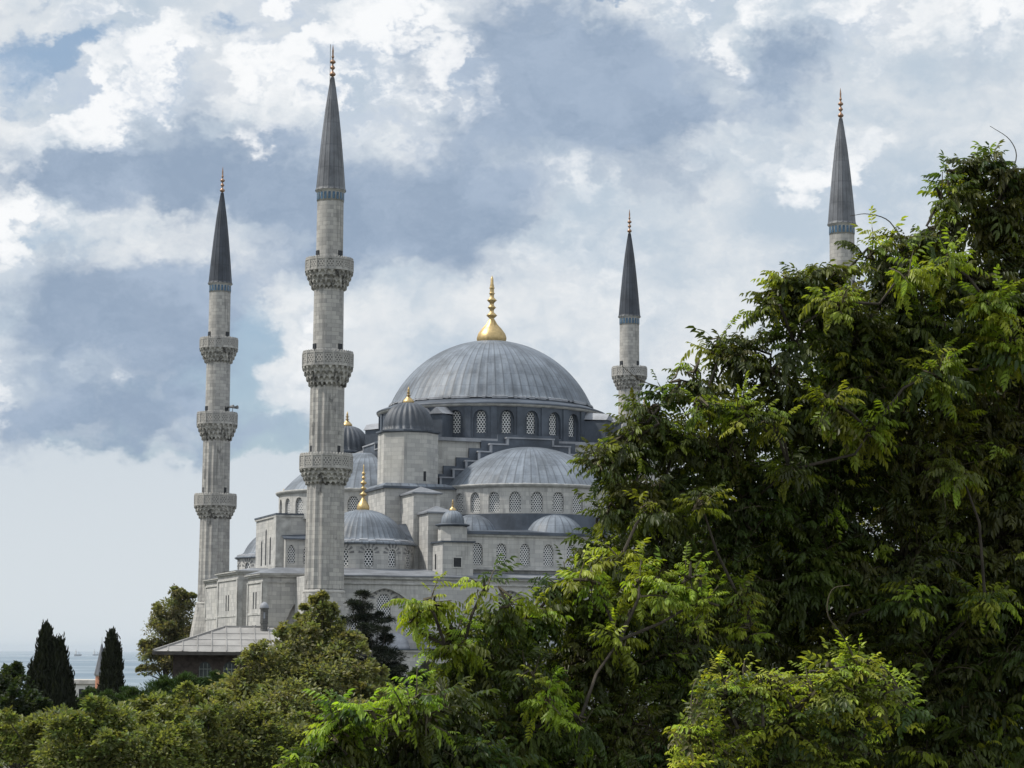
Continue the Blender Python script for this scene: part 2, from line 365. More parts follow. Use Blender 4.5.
def cap_profile(r, h, z0, n=14, flare=None):
    """spherical segment of base radius r and height h"""
    Rr = (r*r+h*h)/(2*h); th = math.asin(min(1, r/Rr)); th = th if h <= r else PI-th
    pr = [(Rr*math.sin(th*(1-i/n)), z0+Rr*math.cos(th*(1-i/n))-(Rr-h)) for i in range(n+1)]
    pr[-1] = (0.0, z0+h)
    if flare: pr = [(r+flare, z0-.35), (r+.12, z0-.12)]+pr
    return pr
def seam(k, h): return lambda j, i, r: (h if j % k == 0 else 0.0)*min(1, r/2.0)
def finial(parent, c, z0, H, r, side=0, bulb=.32, bead=1.0, mat='gold', name='finial'):
    """gilded alem: onion base, then beads of falling size and a spike"""
    f = mb(side); b = bulb*H
    pr = [(r, z0-.05), (r*1.06, z0+.08*b), (r*1.08, z0+.18*b), (r*.98, z0+.36*b), (r*.70, z0+.58*b), (r*.38, z0+.78*b), (r*.22, z0+b)]
    z = z0+b; h = H-b; segs = [(.20, .46), (.15, .36), (.18, .42), (.12, .26), (.13, .24)]
    for fr, rr in segs:
        hh = fr*h; rr *= bead
        pr += [(r*.16, z+hh*.10), (r*rr*.7, z+hh*.28), (r*rr, z+hh*.45), (r*rr*.7, z+hh*.62), (r*.16, z+hh*.82)]; z += hh
    pr += [(r*.12, z+.02*h), (r*.10, z0+H*.95), (0, z0+H)]
    f.lathe(pr, 24, c, rib=(lambda j, i, rr: .06*r*(1 if j % 2 == 0 else -1) if 0 < i < 6 else 0))
    return f.build(name, mat, parent)

def ring(o, r, z, h, c, a0, a1, n):
    """scalloped strip of pale flashing folded over a dome's rim"""
    hs = [h*(rng.uniform(.75, 1.0) if rng.random() < .68 else rng.uniform(.1, .35)) for _ in range(n+1)]
    for j in range(n):
        P = lambda q, rr, zz: (c[0]+rr*math.sin(a0+(a1-a0)*q/n), c[1]-rr*math.cos(a0+(a1-a0)*q/n), zz)
        o.face([P(j, r, z-hs[j]), P(j+1, r, z-hs[j]), P(j+1, r-.03, z+hs[j]), P(j, r-.03, z+hs[j])])
        o.face([P(j, r-.03, z+hs[j]), P(j+1, r-.03, z+hs[j]), P(j+1, r-.3, z+hs[j]+.1), P(j, r-.3, z+hs[j]+.1)])
def build_mosque():
    W = MOSQUE
    # ---------------- central block, drum and dome
    b = mb(); b.box(-13.9, 13.9, -13.9, 13.9, -10, 23.7); b.build('central_block', 'stone', W)
    b = mb(); b.box(-14.25, 14.25, -14.25, 14.25, 23.7, 24.1); b.build('block_roof', 'lead_light', W)
    d = mb(); RD = 13.3; st = 2*PI/28
    for i in range(28):
        a = (i+.25)*st; mpa = cyl(0, 0, RD); ac = a*RD; hw = st*RD/2
        deg = (math.degrees(a)+360) % 360
        diag = any(abs(deg-x) < 9 for x in (45, 135, 225, 315))
        seen = deg > 235 or deg < 75
        if not diag:
            P = opening(d, mpa, ac-hw, ac+hw, 24.1, 28.0, ac, 1.75, 24.5, 26.6, 27.6, .35)
            # inner stone frame with lattice window
            mpi = cyl(0, 0, RD-.35); sc = (RD-.35)/RD
            P2 = opening(d, mpi, (ac-.875)*sc, (ac+.875)*sc, 24.5, 27.6, ac*sc, 1.02, 24.95, 27.0, 27.5, .22)
            if seen: pane(0, mpi, P2, 24.95, .2, 'lattice_wide')
        else:
            for e in (-1, 1): d.face([mpa(ac+(-hw if e < 0 else 0), 24.1, 0), mpa(ac+(0 if e < 0 else hw), 24.1, 0), mpa(ac+(0 if e < 0 else hw), 28, 0), mpa(ac+(-hw if e < 0 else 0), 28, 0)])
        # pilaster between the windows
        pa = (i+.75)*st; mp = cyl(0, 0, RD+.16)
        q = [(pa*(RD+.16)-.36, 0), (pa*(RD+.16)+.36, 0)]
        d.face([mp(q[0][0], 24.1, 0), mp(q[1][0], 24.1, 0), mp(q[1][0], 28, 0), mp(q[0][0], 28, 0)])
        for e in (0, 1): d.face([mp(q[e][0], 24.1, 0), mp(q[e][0], 24.1, .2), mp(q[e][0], 28, .2), mp(q[e][0], 28, 0)])
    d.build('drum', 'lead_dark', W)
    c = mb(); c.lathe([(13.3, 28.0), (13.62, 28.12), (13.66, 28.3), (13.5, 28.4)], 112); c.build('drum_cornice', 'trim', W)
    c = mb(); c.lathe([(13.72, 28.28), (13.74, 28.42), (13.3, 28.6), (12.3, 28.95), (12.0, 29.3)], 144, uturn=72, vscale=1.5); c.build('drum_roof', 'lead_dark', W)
    dm = mb(); dm.lathe(cap_profile(11.95, 7.75, 29.55, 22, .3), 288, rib=seam(4, .07), uturn=72, vscale=1.75)
    dome = dm.build('main_dome', 'lead', W)
    c = mb(); ring(c, 12.3, 29.2, .15, (0, 0), 0, 2*PI, 210)
    c.build('rim_flashing', 'lead_light', dome)
    finial(dome, (0, 0), 37.15, 8.2, 1.62, bulb=.34, bead=.9)
    # flying buttresses beside the weight towers
    for dg in (-40, -51, -129, -140, 40, 51, 129, 140):
        a = R(dg); e = mb(); ca, sa = math.cos(a), math.sin(a)
        e.T = (lambda ca, sa: lambda x, y, z: (x*ca-y*sa, y*ca+x*sa, z))(ca, sa)
        # x across, -y radial outward
        e.box(-.75, .75, -16.2, -13.1, 24.1, 26.9)
        o = e.build('buttress', 'lead_dark', W)
        e2 = MB(e.T, ZB); z0 = 26.9
        e2.face([(-.9, -16.4, z0), (.0, -16.4, z0+.75), (0, -13.1, z0+1.1), (-.9, -13.1, z0+.2)]); e2.face([(0, -16.4, z0+.75), (.9, -16.4, z0), (.9, -13.1, z0+.2), (0, -13.1, z0+1.1)])
        e2.face([(-.9, -16.4, z0), (.9, -16.4, z0), (0, -16.4, z0+.75)])
        e2.build('buttress_cap', 'lead_light', o)
    # ---------------- four weight towers with fluted caps
    for qx, qy in ((-1, -1), (-1, 1), (1, -1), (1, 1)):
        c0 = (14.2*qx, 14.2*qy)
        oc = lambda r: [(c0[0]+r*math.cos(PI/8+i*PI/4), c0[1]+r*math.sin(PI/8+i*PI/4)) for i in range(8)]
        t = mb(); t.prism(oc(3.4), 15, 24.2); tw = t.build('weight_tower', 'stone', W)
        t = mb(); t.prism(oc(3.4), 24.2, 24.32, True, oc(3.65)); t.prism(oc(3.65), 24.32, 24.5); t.build('tower_cornice', 'lead_dark', tw)
        t = mb(); t.lathe([(3.3, 24.5), (2.95, 24.62)]+[(2.9*math.cos(x)**.8 if x < 1.57 else 0.0, 24.62+3.2*math.sin(x)) for x in np.linspace(0, PI/2, 12)], 144, c0,
                          rib=lambda j, i, r: -.17*abs(math.cos(PI*j/6))**2*min(1, r/1.2))
        t.build('fluted_cap', 'lead_cap', tw)
        finial(tw, c0, 27.75, 1.9, .58, bulb=.42, bead=1.1)
        t = mb()
        if (qx, qy) == (-1, -1):
            t.box(c0[0]+.95, c0[0]+1.25, c0[1]-3.152, c0[1]-3.05, 18.8, 19.9); t.build('slit_window', 'dark', tw)
        # block under the tower
        x0, x1 = sorted((qx*9.5, qx*17.7)); y0, y1 = sorted((qy*9.5, qy*17.7))
        t = mb(); t.box(x0, x1, y0, y1, -10, 17.9); bl = t.build('tower_base', 'stone', W)
        t = mb(); t.box(x0-.3, x1+.3, y0-.3, y1+.3, 17.9, 18.15); t.build('base_cornice', 'lead_dark', bl)
        t = mb(); t.prism([(x0-.3, y0-.3), (x1+.3, y0-.3), (x1+.3, y1+.3), (x0-.3, y1+.3)], 18.15, 18.5, True, [(c0[0]-3.4, c0[1]-3.4), (c0[0]+3.4, c0[1]-3.4), (c0[0]+3.4, c0[1]+3.4), (c0[0]-3.4, c0[1]+3.4)])
        t.build('base_roof', 'lead', bl)
    # ---------------- the four sides
    half = [(2.82, 24.12), (4.8, 23.35), (6.2, 22.45), (7.7, 21.35), (9.2, 20.35), (10.7, 19.4)]
    for sd_ in range(4):
        vis = sd_ in (0, 1); s0 = 14.5 if sd_ == 0 else 15.3
        # stepped arch wall: front plate, a taller plate behind it, pale copings
        def steps(off, up):
            L = [(-half[-1][0]-off, 17.5)]
            for i in range(len(half)-1, -1, -1):
                L.append((-half[i][0]-off, half[i][1]+up))
                L.append((-(half[i-1][0] if i > 0 else -half[0][0])-off*(1 if i > 0 else -1), half[i][1]+up))
            L += [(-x, z) for x, z in L[:-1][::-1]]
            out = []
            for q in L:
                if not out or math.hypot(q[0]-out[-1][0], q[1]-out[-1][1]) > 1e-5: out.append(q)
            return out
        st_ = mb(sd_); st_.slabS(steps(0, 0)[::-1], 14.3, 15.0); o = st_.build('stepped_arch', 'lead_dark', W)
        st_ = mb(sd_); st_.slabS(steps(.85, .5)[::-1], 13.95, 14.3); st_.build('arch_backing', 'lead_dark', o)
        st_ = mb(sd_); L = steps(0, 0)
        for a, bb in zip(L[:-1], L[1:]):
            if abs(a[1]-bb[1]) < 1e-6: x0, x1 = sorted((a[0], bb[0])); st_.box(x0-.06, x1+.06, -15.12, -14.2, a[1], a[1]+.16)
            else:
                z0, z1 = sorted((a[1], bb[1])); sg = 1 if a[0] < 0 else -1; x0, x1 = sorted((a[0], a[0]+sg*.24)); st_.box(x0, x1, -15.06, -15.0, z0, z1)
        st_.build('step_coping', 'lead_light', o)
        # half dome
        dm = mb(sd_); dm.lathe(cap_profile(9.75, 4.75, 18.5, 14, .3), 32*4, (0, -s0), -PI/2, PI/2, rib=seam(4, .06), uturn=64, vscale=1.7)
        sdome = dm.build('half_dome', 'lead', W)
        c = mb(sd_); ring(c, 10.08, 18.2, .2, (0, -s0), -PI/2, PI/2, 80)
        c.build('rim_flashing', 'lead_light', sdome)
        dr = mb(sd_); RR = 10.2; stp = R(13.5)
        for i in range(-6, 7):
            mp = cyl(0, -s0, RR); ac = i*stp*RR; hw = stp*RR/2
            if i in (-6, 6): hw2 = R(9)*RR
            P = opening(dr, mp, ac-(R(9)*RR if i == -6 else hw), ac+(R(9)*RR if i == 6 else hw), 15.0, 18.0, ac, 1.3, 15.3, 16.85, 17.5, .28)
            if vis: pane(sd_, mp, P, 15.3, .26)
        dro = dr.build('half_dome_drum', 'stone', sdome)
        c = mb(sd_); c.lathe([(10.2, 17.98), (10.45, 18.08), (10.6, 18.3), (10.55, 18.38), (9.9, 18.42)], 96, (0, -s0), -PI/2, PI/2); c.build('drum_cornice', 'trim', sdome)
        if sd_ == 1:
            # courtyard side: tall central bay with three slits, lower wing
            t = mb(1); t.box(-6.4, 5.2, -27, -14.2, -10, 15.2); bay = t.build('tall_bay', 'stone', W)
            t = mb(1); t.box(-6.55, 5.35, -27.15, -14.2, 15.2, 15.42); t.build('bay_cornice', 'trim', bay)
            t = mb(1); t.box(-6.6, 5.4, -27.2, -14.2, 15.42, 15.6); t.build('bay_roof', 'lead_dark', bay)
            t = mb(1); t.box(-6.4, 5.2, -27.18, -26.6, 8.6, 9.6); t.build('string_course', 'trim', bay)
            for x, zt in ((-3, 12.6), (-.6, 13.8), (1.8, 12.8)):
                t = mb(1); t.box(x-.28, x+.28, -27.03, -26.9, 9.9, zt); t.pyramid(x-.28, x+.28, -27.03, -26.9, zt, zt+.5); t.build('slit_window', 'dark', bay)
            t = mb(1); t.box(3.9, 5.22, -27.12, -25.4, 9.6, 15.2); t.build('corner_pillar', 'trim', bay)
            # wing on the near side of the bay, facing the viewer
            t = mb(0); mpw = flat(6.2)
            segs = [(-26.2, -24.7, -25.5), (-24.7, -22.6, -23.7), (-22.6, -20.4, -21.5)]
            wing = None; pn = []
            for a0, a1, ac in segs: pn.append(opening(t, mpw, a0, a1, 8.5, 12.7, ac, .85, 9.9, 11.3, 12.0, .2, True))
            t.box(-26.2, -17, -6.19, 5, -10, 8.5); t.face([(-26.2, -6.2, 8.5), (-26.2, -6.2, 12.7), (-26.2, 5, 12.7), (-26.2, 5, 8.5)])
            wing = t.build('wing_wall', 'stone', W)
            for P in pn: pane(0, mpw, P, 9.9, .18, parent=wing)
            t = mb(0); t.face([(-26.5, -6.5, 12.72), (-17, -6.5, 12.72), (-17, -5.22, 13.6), (-26.5, -5.22, 13.1)]); t.face([(-26.5, -6.5, 12.6), (-17, -6.5, 12.6), (-17, -6.5, 12.72), (-26.5, -6.5, 12.72)]); t.build('wing_roof', 'lead_dark', wing)
        else:
            # sloping lead apron below the drum with three exedra half domes
            ap = mb(sd_); N = 48
            def outer(a):
                sx, cx_ = math.sin(a), math.cos(a); tt = 99
                if cx_ > 1e-4: tt = min(tt, (27.9-s0)/cx_)
                if abs(sx) > 1e-4: tt = min(tt, 11.6/abs(sx))
                return (tt*sx, -(s0+tt*cx_), 12.85)
            for i in range(N):
                a0, a1 = -PI/2+PI*i/N, -PI/2+PI*(i+1)/N
                inn = lambda a: (10.22*math.sin(a), -(s0+10.22*math.cos(a)), 15.12)
                mid = lambda a: (10.3*math.sin(a), -(s0+10.3*math.cos(a)), 13.3)
                ap.face([outer(a0), outer(a1), mid(a1), mid(a0)]); ap.face([mid(a0), mid(a1), inn(a1), inn(a0)])
            ex = ap.build('apron_roof', 'lead_dark', W)
            for (tx, ss, r, h) in ((-.3, 24.4, 3.3, 2.35), (-8.5, 20.6, 3.0, 2.3), (8.5, 20.6, 3.0, 2.3)):
                e = mb(sd_); e.lathe(cap_profile(r, h, 12.75, 10, .25), 80, (tx, -ss), rib=seam(4, .05), uturn=20, vscale=1.5); e.build('exedra_dome', 'lead', ex)
            wl = mb(sd_); mpw = flat(28.0); pn = []
            xs = [-11.4]+[-10.2+2.65*i+1.32 for i in range(8)]+[11.4]
            for i in range(len(xs)-1):
                a0, a1 = xs[i], xs[i+1]; ac = -10.2+2.65*i
                if ac+.6 > a1: ac = (a0+a1)/2
                pn.append(opening(wl, mpw, a0, a1, 8.0, 12.3, ac, 1.12, 9.3, 11.0, 11.6, .25))
            wl.box(-11.4, 11.4, -27.99, -14.3, -10, 8.0)
            for sgn in (-1, 1): wl.face([(sgn*11.4, -28.0, 8), (sgn*11.4, -14.3, 8), (sgn*11.4, -14.3, 12.3), (sgn*11.4, -28.0, 12.3)])
            wo = wl.build('exedra_wall', 'stone', W)
            if vis:
                for P in pn: pane(sd_, mpw, P, 9.3, .23, parent=wo)
            t = mb(sd_); t.box(-11.5, 11.5, -28.2, -27.9, 12.3, 12.5); t.build('wall_cornice', 'trim', wo)
            t = mb(sd_); t.box(-11.6, 11.6, -28.35, -27.8, 12.5, 12.82); t.build('wall_coping', 'lead_dark', wo)
            t = mb(sd_); t.box(-11.4, 11.4, -28.6, -28.02, 8.75, 9.0); t.build('wall_ledge', 'trim', wo)
        # stepped buttress piers and turret at each end of the side
        for e in (-1, 1):
            if sd_ == 1: continue
            X = lambda a, b: sorted((e*a, e*b))
            p1 = mb(sd_); x = X(15.9, 12.9); p1.box(*x, -22.9, -17.5, -10, 17.0); po = p1.build('buttress_pier', 'stone', W)
            p1 = mb(sd_); p1.box(x[0]-.2, x[1]+.2, -23.1, -17.72, 17.0, 17.16); p1.pyramid(x[0]-.2, x[1]+.2, -23.1, -17.72, 17.163, 17.95); p1.build('pier_roof', 'lead_roof', po)
            p2 = mb(sd_); x = X(15.3, 12.5); p2.box(*x, -26.6, -22.7, -10, 14.7); po = p2.build('buttress_pier', 'stone', W)
            p2 = mb(sd_); p2.box(x[0]-.2, x[1]+.2, -26.8, -22.92, 14.7, 14.86); p2.pyramid(x[0]-.2, x[1]+.2, -26.8, -22.92, 14.863, 15.6); p2.build('pier_roof', 'lead_roof', po)
            p3 = mb(sd_); x = X(14.8, 11.45); p3.box(*x, -30.5, -22.0, -10, 11.45); bo = p3.build('turret_base', 'stone', W)
            p3 = mb(sd_); p3.box(x[0]-.2, x[1]+.2, -30.7, -26.4, 11.45, 11.62); p3.build('base_coping', 'lead_dark', bo)
            p3 = mb(sd_); a = e*13.2; p3.box(a-.42, a+.42, -30.53, -30.4, 8.9, 9.85); p3.build('square_window', 'dark', bo)
            p3 = mb(sd_)
            for (xa, xb, za, zb) in ((a-.52, a-.42, 8.8, 9.95), (a+.42, a+.52, 8.8, 9.95), (a-.42, a+.42, 9.85, 9.95), (a-.42, a+.42, 8.8, 8.9)): p3.box(xa, xb, -30.57, -30.45, za, zb)
            p3.build('window_frame', 'trim', bo)
            p3 = mb(sd_); xx = e*14.8; x2 = sorted((xx, xx+e*.03)); p3.box(*x2, -28.1, -27.7, 8.7, 10.3); p3.build('slit_window', 'dark', bo)
            ct = (e*13.1, -28.3); tq = mb(sd_)
            oc = [(ct[0]+1.55*math.cos(PI/8+i*PI/4), ct[1]+1.55*math.sin(PI/8+i*PI/4)) for i in range(8)]
            tq.prism(oc, 11.62, 13.2); tu = tq.build('turret', 'stone', W)
            tq = mb(sd_); tq.lathe([(1.5, 13.2), (1.8, 13.3), (1.85, 13.42), (1.45, 13.52), (1.3, 13.56)], 32, ct); tq.build('turret_cornice', 'lead_dark', tu)
            tq = mb(sd_); tq.lathe([(1.25*math.cos(q)**.85 if q < 1.57 else 0, 13.56+1.4*math.sin(q)) for q in np.linspace(0, PI/2, 9)], 64, ct, rib=seam(4, .04), uturn=16, vscale=1); tq.build('turret_dome', 'lead', tu)
            finial(tu, ct, 14.9, 1.25, .33, sd_, .4, 1.3)
    # ---------------- corner domes
    for qx, qy in ((-1, -1), (-1, 1), (1, -1), (1, 1)):
        c0 = (21*qx, 21*qy if not (qx < 0 < qy) else 19.0); RC = 5.55; dr = mb(); stp = 2*PI/13; pn = []
        mp = cyl(c0[0], c0[1], RC)
        for i in range(13):
            ac = (i-.26)*stp*RC; hw = stp*RC/2
            pn.append((opening(dr, mp, ac-hw, ac+hw, 8.0, 11.3, ac, .95, 8.95, 10.35, 10.8, .22), ac))
        # set the panels as chords: subdivide not needed at this span
        do = dr.build('corner_drum', 'stone', W)
        if qx < 0:
            for P, ac in pn:
                deg = math.degrees(ac/RC) % 360
                if deg > 200 or deg < 70:
                    pane(0, mp, P, 8.95, .2, 'lattice_wide', do)
                    fn = mb()
                    for q in range(-3, 4):                       # radiating dark voussoirs
                        a = q*R(27); r0, r1 = .62, 1.12; zc = 10.3; w0, w1 = .06, .13
                        pt = lambda rr, ww: (ac+rr*math.sin(a)+ww*math.cos(a), zc+rr*math.cos(a)-ww*math.sin(a))
                        fn.face([mp(*pt(r0, -w0), -.03), mp(*pt(r0, w0), -.03), mp(*pt(r1, w1), -.03), mp(*pt(r1, -w1), -.03)])
                    fn.build('window_fan', 'fan', do)
        dm = mb(); dm.lathe([(5.75, 11.3), (5.9, 11.45), (5.6, 11.62), (4.95, 11.95)]+cap_profile(4.75, 3.15, 12.1, 12), 48*4, c0, rib=seam(4, .06), uturn=48, vscale=1.4)
        cd = dm.build('corner_dome', 'lead', W)
        c = mb(); ring(c, 5.62, 11.66, .13, c0, 0, 2*PI, 80)
        c.build('rim_flashing', 'lead_light', cd)
        finial(cd, c0, 15.2, 5.0, .62, bulb=.27, bead=1.45)
        if qx < 0 and qy < 0:                                  # lead saddle running up to the tower base
            t = mb(); t.face([(-15.9, -23.4, 11.7), (-15.9, -20, 13.9), (-18.4, -21.5, 13.6), (-17.2, -24.6, 11.75)]); t.build('dome_saddle', 'lead_dark', cd)
    # ---------------- outer hall walls with blind arches
    def outer_wall(side, s, spans, t0, t1, vis):
        w = mb(side); mp = flat(s); deep = flat(s-.45); wins = []
        xs = t0
        for tc in spans:
            P = opening(w, mp, xs, tc+6.4, -10, 7.5, tc, 9.8, -9.5, 2.0, 6.5, .45, True, 20); xs = tc+6.4
            # back plane of the blind arch carrying three windows
            top = lambda x: 2.0+4.5*max(0, 1-(abs(x-tc)/4.9)**1.55)**.75 if abs(x-tc) < 4.9 else 2.0
            bk = []
            for (wc, ww, zs, zt, x0, x1) in ((tc-3.1, 1.4, 1.8, 4.1, tc-4.9, tc-1.7), (tc, 1.5, 3.0, 6.0, tc-1.7, tc+1.7), (tc+3.1, 1.4, 1.8, 4.1, tc+1.7, tc+4.9)):
                bk.append((opening(w, deep, x0, x1, -9.5, 6.6, wc, ww, zs, zt-.7, zt, .2), zs, wc, ww, zt))
            wins += bk
        w.face([mp(xs, -10, 0), mp(t1, -10, 0), mp(t1, 7.5, 0), mp(xs, 7.5, 0)])
        w.box(t0, t1, -(s-.8), -(s-6), -10, 7.5)
        for tt in (t0, t1): w.face([(tt, -s, -10), (tt, -(s-.8), -10), (tt, -(s-.8), 7.5), (tt, -s, 7.5)])
        wo = w.build('hall_wall', 'stone', W)
        if vis:
            for P, zs, wc, ww, zt in wins:
                pane(side, deep, P, zs, .18, parent=wo)
                fn = mb(side)
                for q in range(-3, 4):
                    a = q*R(26); r0, r1 = ww*.62, ww*1.0; zc = zt-.65; w0, w1 = .08, .16
                    pt = lambda rr, ww_: (wc+rr*math.sin(a)+ww_*math.cos(a), zc+rr*math.cos(a)-ww_*math.sin(a))
                    fn.face([deep(*pt(r0, -w0), -.03), deep(*pt(r0, w0), -.03), deep(*pt(r1, w1), -.03), deep(*pt(r1, -w1), -.03)])
                fn.build('window_fan', 'fan', wo)
        # raised arch moulding
        c = mb(side); 
        for tc in spans:
            P = arch_pts(tc, 9.9, 2.0, 6.55, 24, True)
            for i in range(24):
                (xa, za), (xb, zb) = P[i], P[i+1]; n = 1.04
                oa = (tc+(xa-tc)*n, za+.16); ob = (tc+(xb-tc)*n, zb+.16)
                c.face([(xa, -s-.07, za), (xb, -s-.07, zb), (ob[0], -s-.07, ob[1]), (oa[0], -s-.07, oa[1])]); c.face([(oa[0], -s-.07, oa[1]), (ob[0], -s-.07, ob[1]), (ob[0], -s, ob[1]), (oa[0], -s, oa[1])]); c.face([(xb, -s-.07, zb), (xa, -s-.07, za), (xa, -s, za), (xb, -s, zb)])
        c.build('arch_moulding', 'trim', wo)
        c = mb(side); c.box(t0-.15, t1+.15, -s-.18, -s+.4, 6.95, 7.1); c.box(t0-.25, t1+.25, -s-.32, -s+.4, 7.5, 7.72); c.build('wall_cornice', 'trim', wo)
        r = mb(side); r.face([(t0-.3, -s-.45, 7.86), (t1+.3, -s-.45, 7.86), (t1-2, -s+5, 8.75), (t0+2, -s+5, 8.75)]); r.box(t0-.3, t1+.3, -s-.45, -s+.3, 7.72, 7.855); r.build('aisle_roof', 'lead_roof', wo)
        return wo
    outer_wall(0, 31.0, (-21.1, -7.6, 6.4, 20.0), -27.0, 27.0, True)
    outer_wall(3, 27.5, (-18.0, -4.0, 10.0), -26.0, 26.0, False)
    t = mb(); t.box(-27.4, 27.4, -26, 31, -10, 8.0); t.build('hall_body', 'stone', W)
    # courtyard-side blocks, seen stepping away behind the near minaret
    def block(x0, x1, y0, y1, zt, roof=.55, arch=None):
        w = mb()
        if arch:
            tc, hw, za = arch; mp = flat(-y0)
            opening(w, mp, x0, x1, -10, zt, tc, hw*2, -9.5, za-3.2, za, .5, True, 16)
            mp2 = flat(-y0-.5); w.face([mp2(x0+.3, -10, 0), mp2(x1, -10, 0), mp2(x1, zt, 0), mp2(x0+.3, zt, 0)])
            w.face([(x0, y0, -10), (x0, y1, -10), (x0, y1, zt), (x0, y0, zt)]); w.face([(x1, y0, -10), (x1, y1, -10), (x1, y1, zt), (x1, y0, zt)]); w.face([(x0, y1, -10), (x1, y1, -10), (x1, y1, zt), (x0, y1, zt)])
        else: w.box(x0, x1, y0, y1, -10, zt)
        o = w.build('side_block', 'stone', W)
        c = mb(); c.box(x0-.12, x1+.1, y0-.12, y1+.1, zt-.65, zt-.5); c.box(x0-.25, x1+.2, y0-.25, y1+.2, zt, zt+.2); c.box(x0-.4, x1+.3, y0-.4, y1+.3, zt+.2, zt+.38); c.build('block_cornice', 'trim', o)
        c = mb()
        for (xa, xb) in ((x0-.1, x0+.55), (x1-.7, x1-.1)): c.box(xa, xb, y0-.1, y0-.003, -10, zt-.65)
        for (ya, yb) in ((y0-.1, y0+.55), (y1-.6, y1)): c.box(x0-.101, x0-.003, ya, yb, -10, zt-.652)
        c.box(x0+.55, x1-.7, y0-.07, y0-.003, 3.9, 4.15) if not arch else None
        c.box(x0-.07, x0-.003, y0+.55, y1-.6, 3.9, 4.15); c.build('corner_pilaster', 'trim', o)
        c = mb()
        ym = (y0+y1)/2
        for dy in (-.7, .7): c.box(x0-.03, x0-.004, ym+dy-.22, ym+dy+.22, 4.6, 6.4); c.box(x0-.03, x0-.004, ym+dy-.3, ym+dy+.3, .4, 2.8)
        c.build('slit_window', 'dark', o)
        c = mb(); c.prism([(x0-.45, y0-.45), (x1+.35, y0-.45), (x1+.35, y1+.35), (x0-.45, y1+.35)], zt+.38, zt+.38+roof, True, [(x0+2, y0+2), (x1-.2, y0+2), (x1-.2, y1-1), (x0+2, y1-1)]); c.build('block_roof', 'lead_roof', o)
        return o
    block(-31.0, -22.2, -17.0, -9.0, 8.0, .7, (-25.4, 2.9, 6.6))
    block(-29.4, -25.0, -8.9, -3.6, 7.2, .5)
    block(-31.0, -26.0, -3.5, 8.6, 8.7, .4)
    o = block(-28.6, -24.0, 10.0, 29.5, 8.6, .5)
    t = mb(); t.box(-29.55, -29.42, -7.6, -7.0, .0, 3.2); t.box(-29.55, -29.42, -5.6, -5.0, .0, 3.2); t.build('slit_window', 'dark', W)
    # ---------------- outer gallery at the foot of the hall: small domes over an arcade
    g = mb(); mp = flat(37.0); xs = -26.0
    for i in range(7):
        tc = -22.2+i*4.0
        opening(g, mp, xs, tc+2.0, -10, .0, tc+(.0 if i else .0), 2.5, -10, -2.6, -.7, 4.0, True, 12); xs = tc+2
    g.box(-26, xs, -32.9, -31.5, -10, 0); g.face([(-26, -37, -10), (-26, -32.9, -10), (-26, -32.9, 0), (-26, -37, 0)])
    go = g.build('gallery', 'stone', W)
    c = mb(); c.box(-26.2, xs+.2, -37.3, -31.4, 0.0, .22); c.build('gallery_cornice', 'trim', go)
    c = mb(); c.box(-26.3, xs+.3, -37.4, -31.4, .22, .36); c.build('gallery_roof', 'lead_dark', go)
    for i in range(7):
        c = mb(); c.lathe([(1.55, .36), (1.6, .6)]+cap_profile(1.5, 1.35, .62, 8), 64, (-22.2+i*4.0+1.1, -35.0), rib=seam(4, .03), uturn=16); c.build('gallery_dome', 'lead_light', go)
build_mosque()

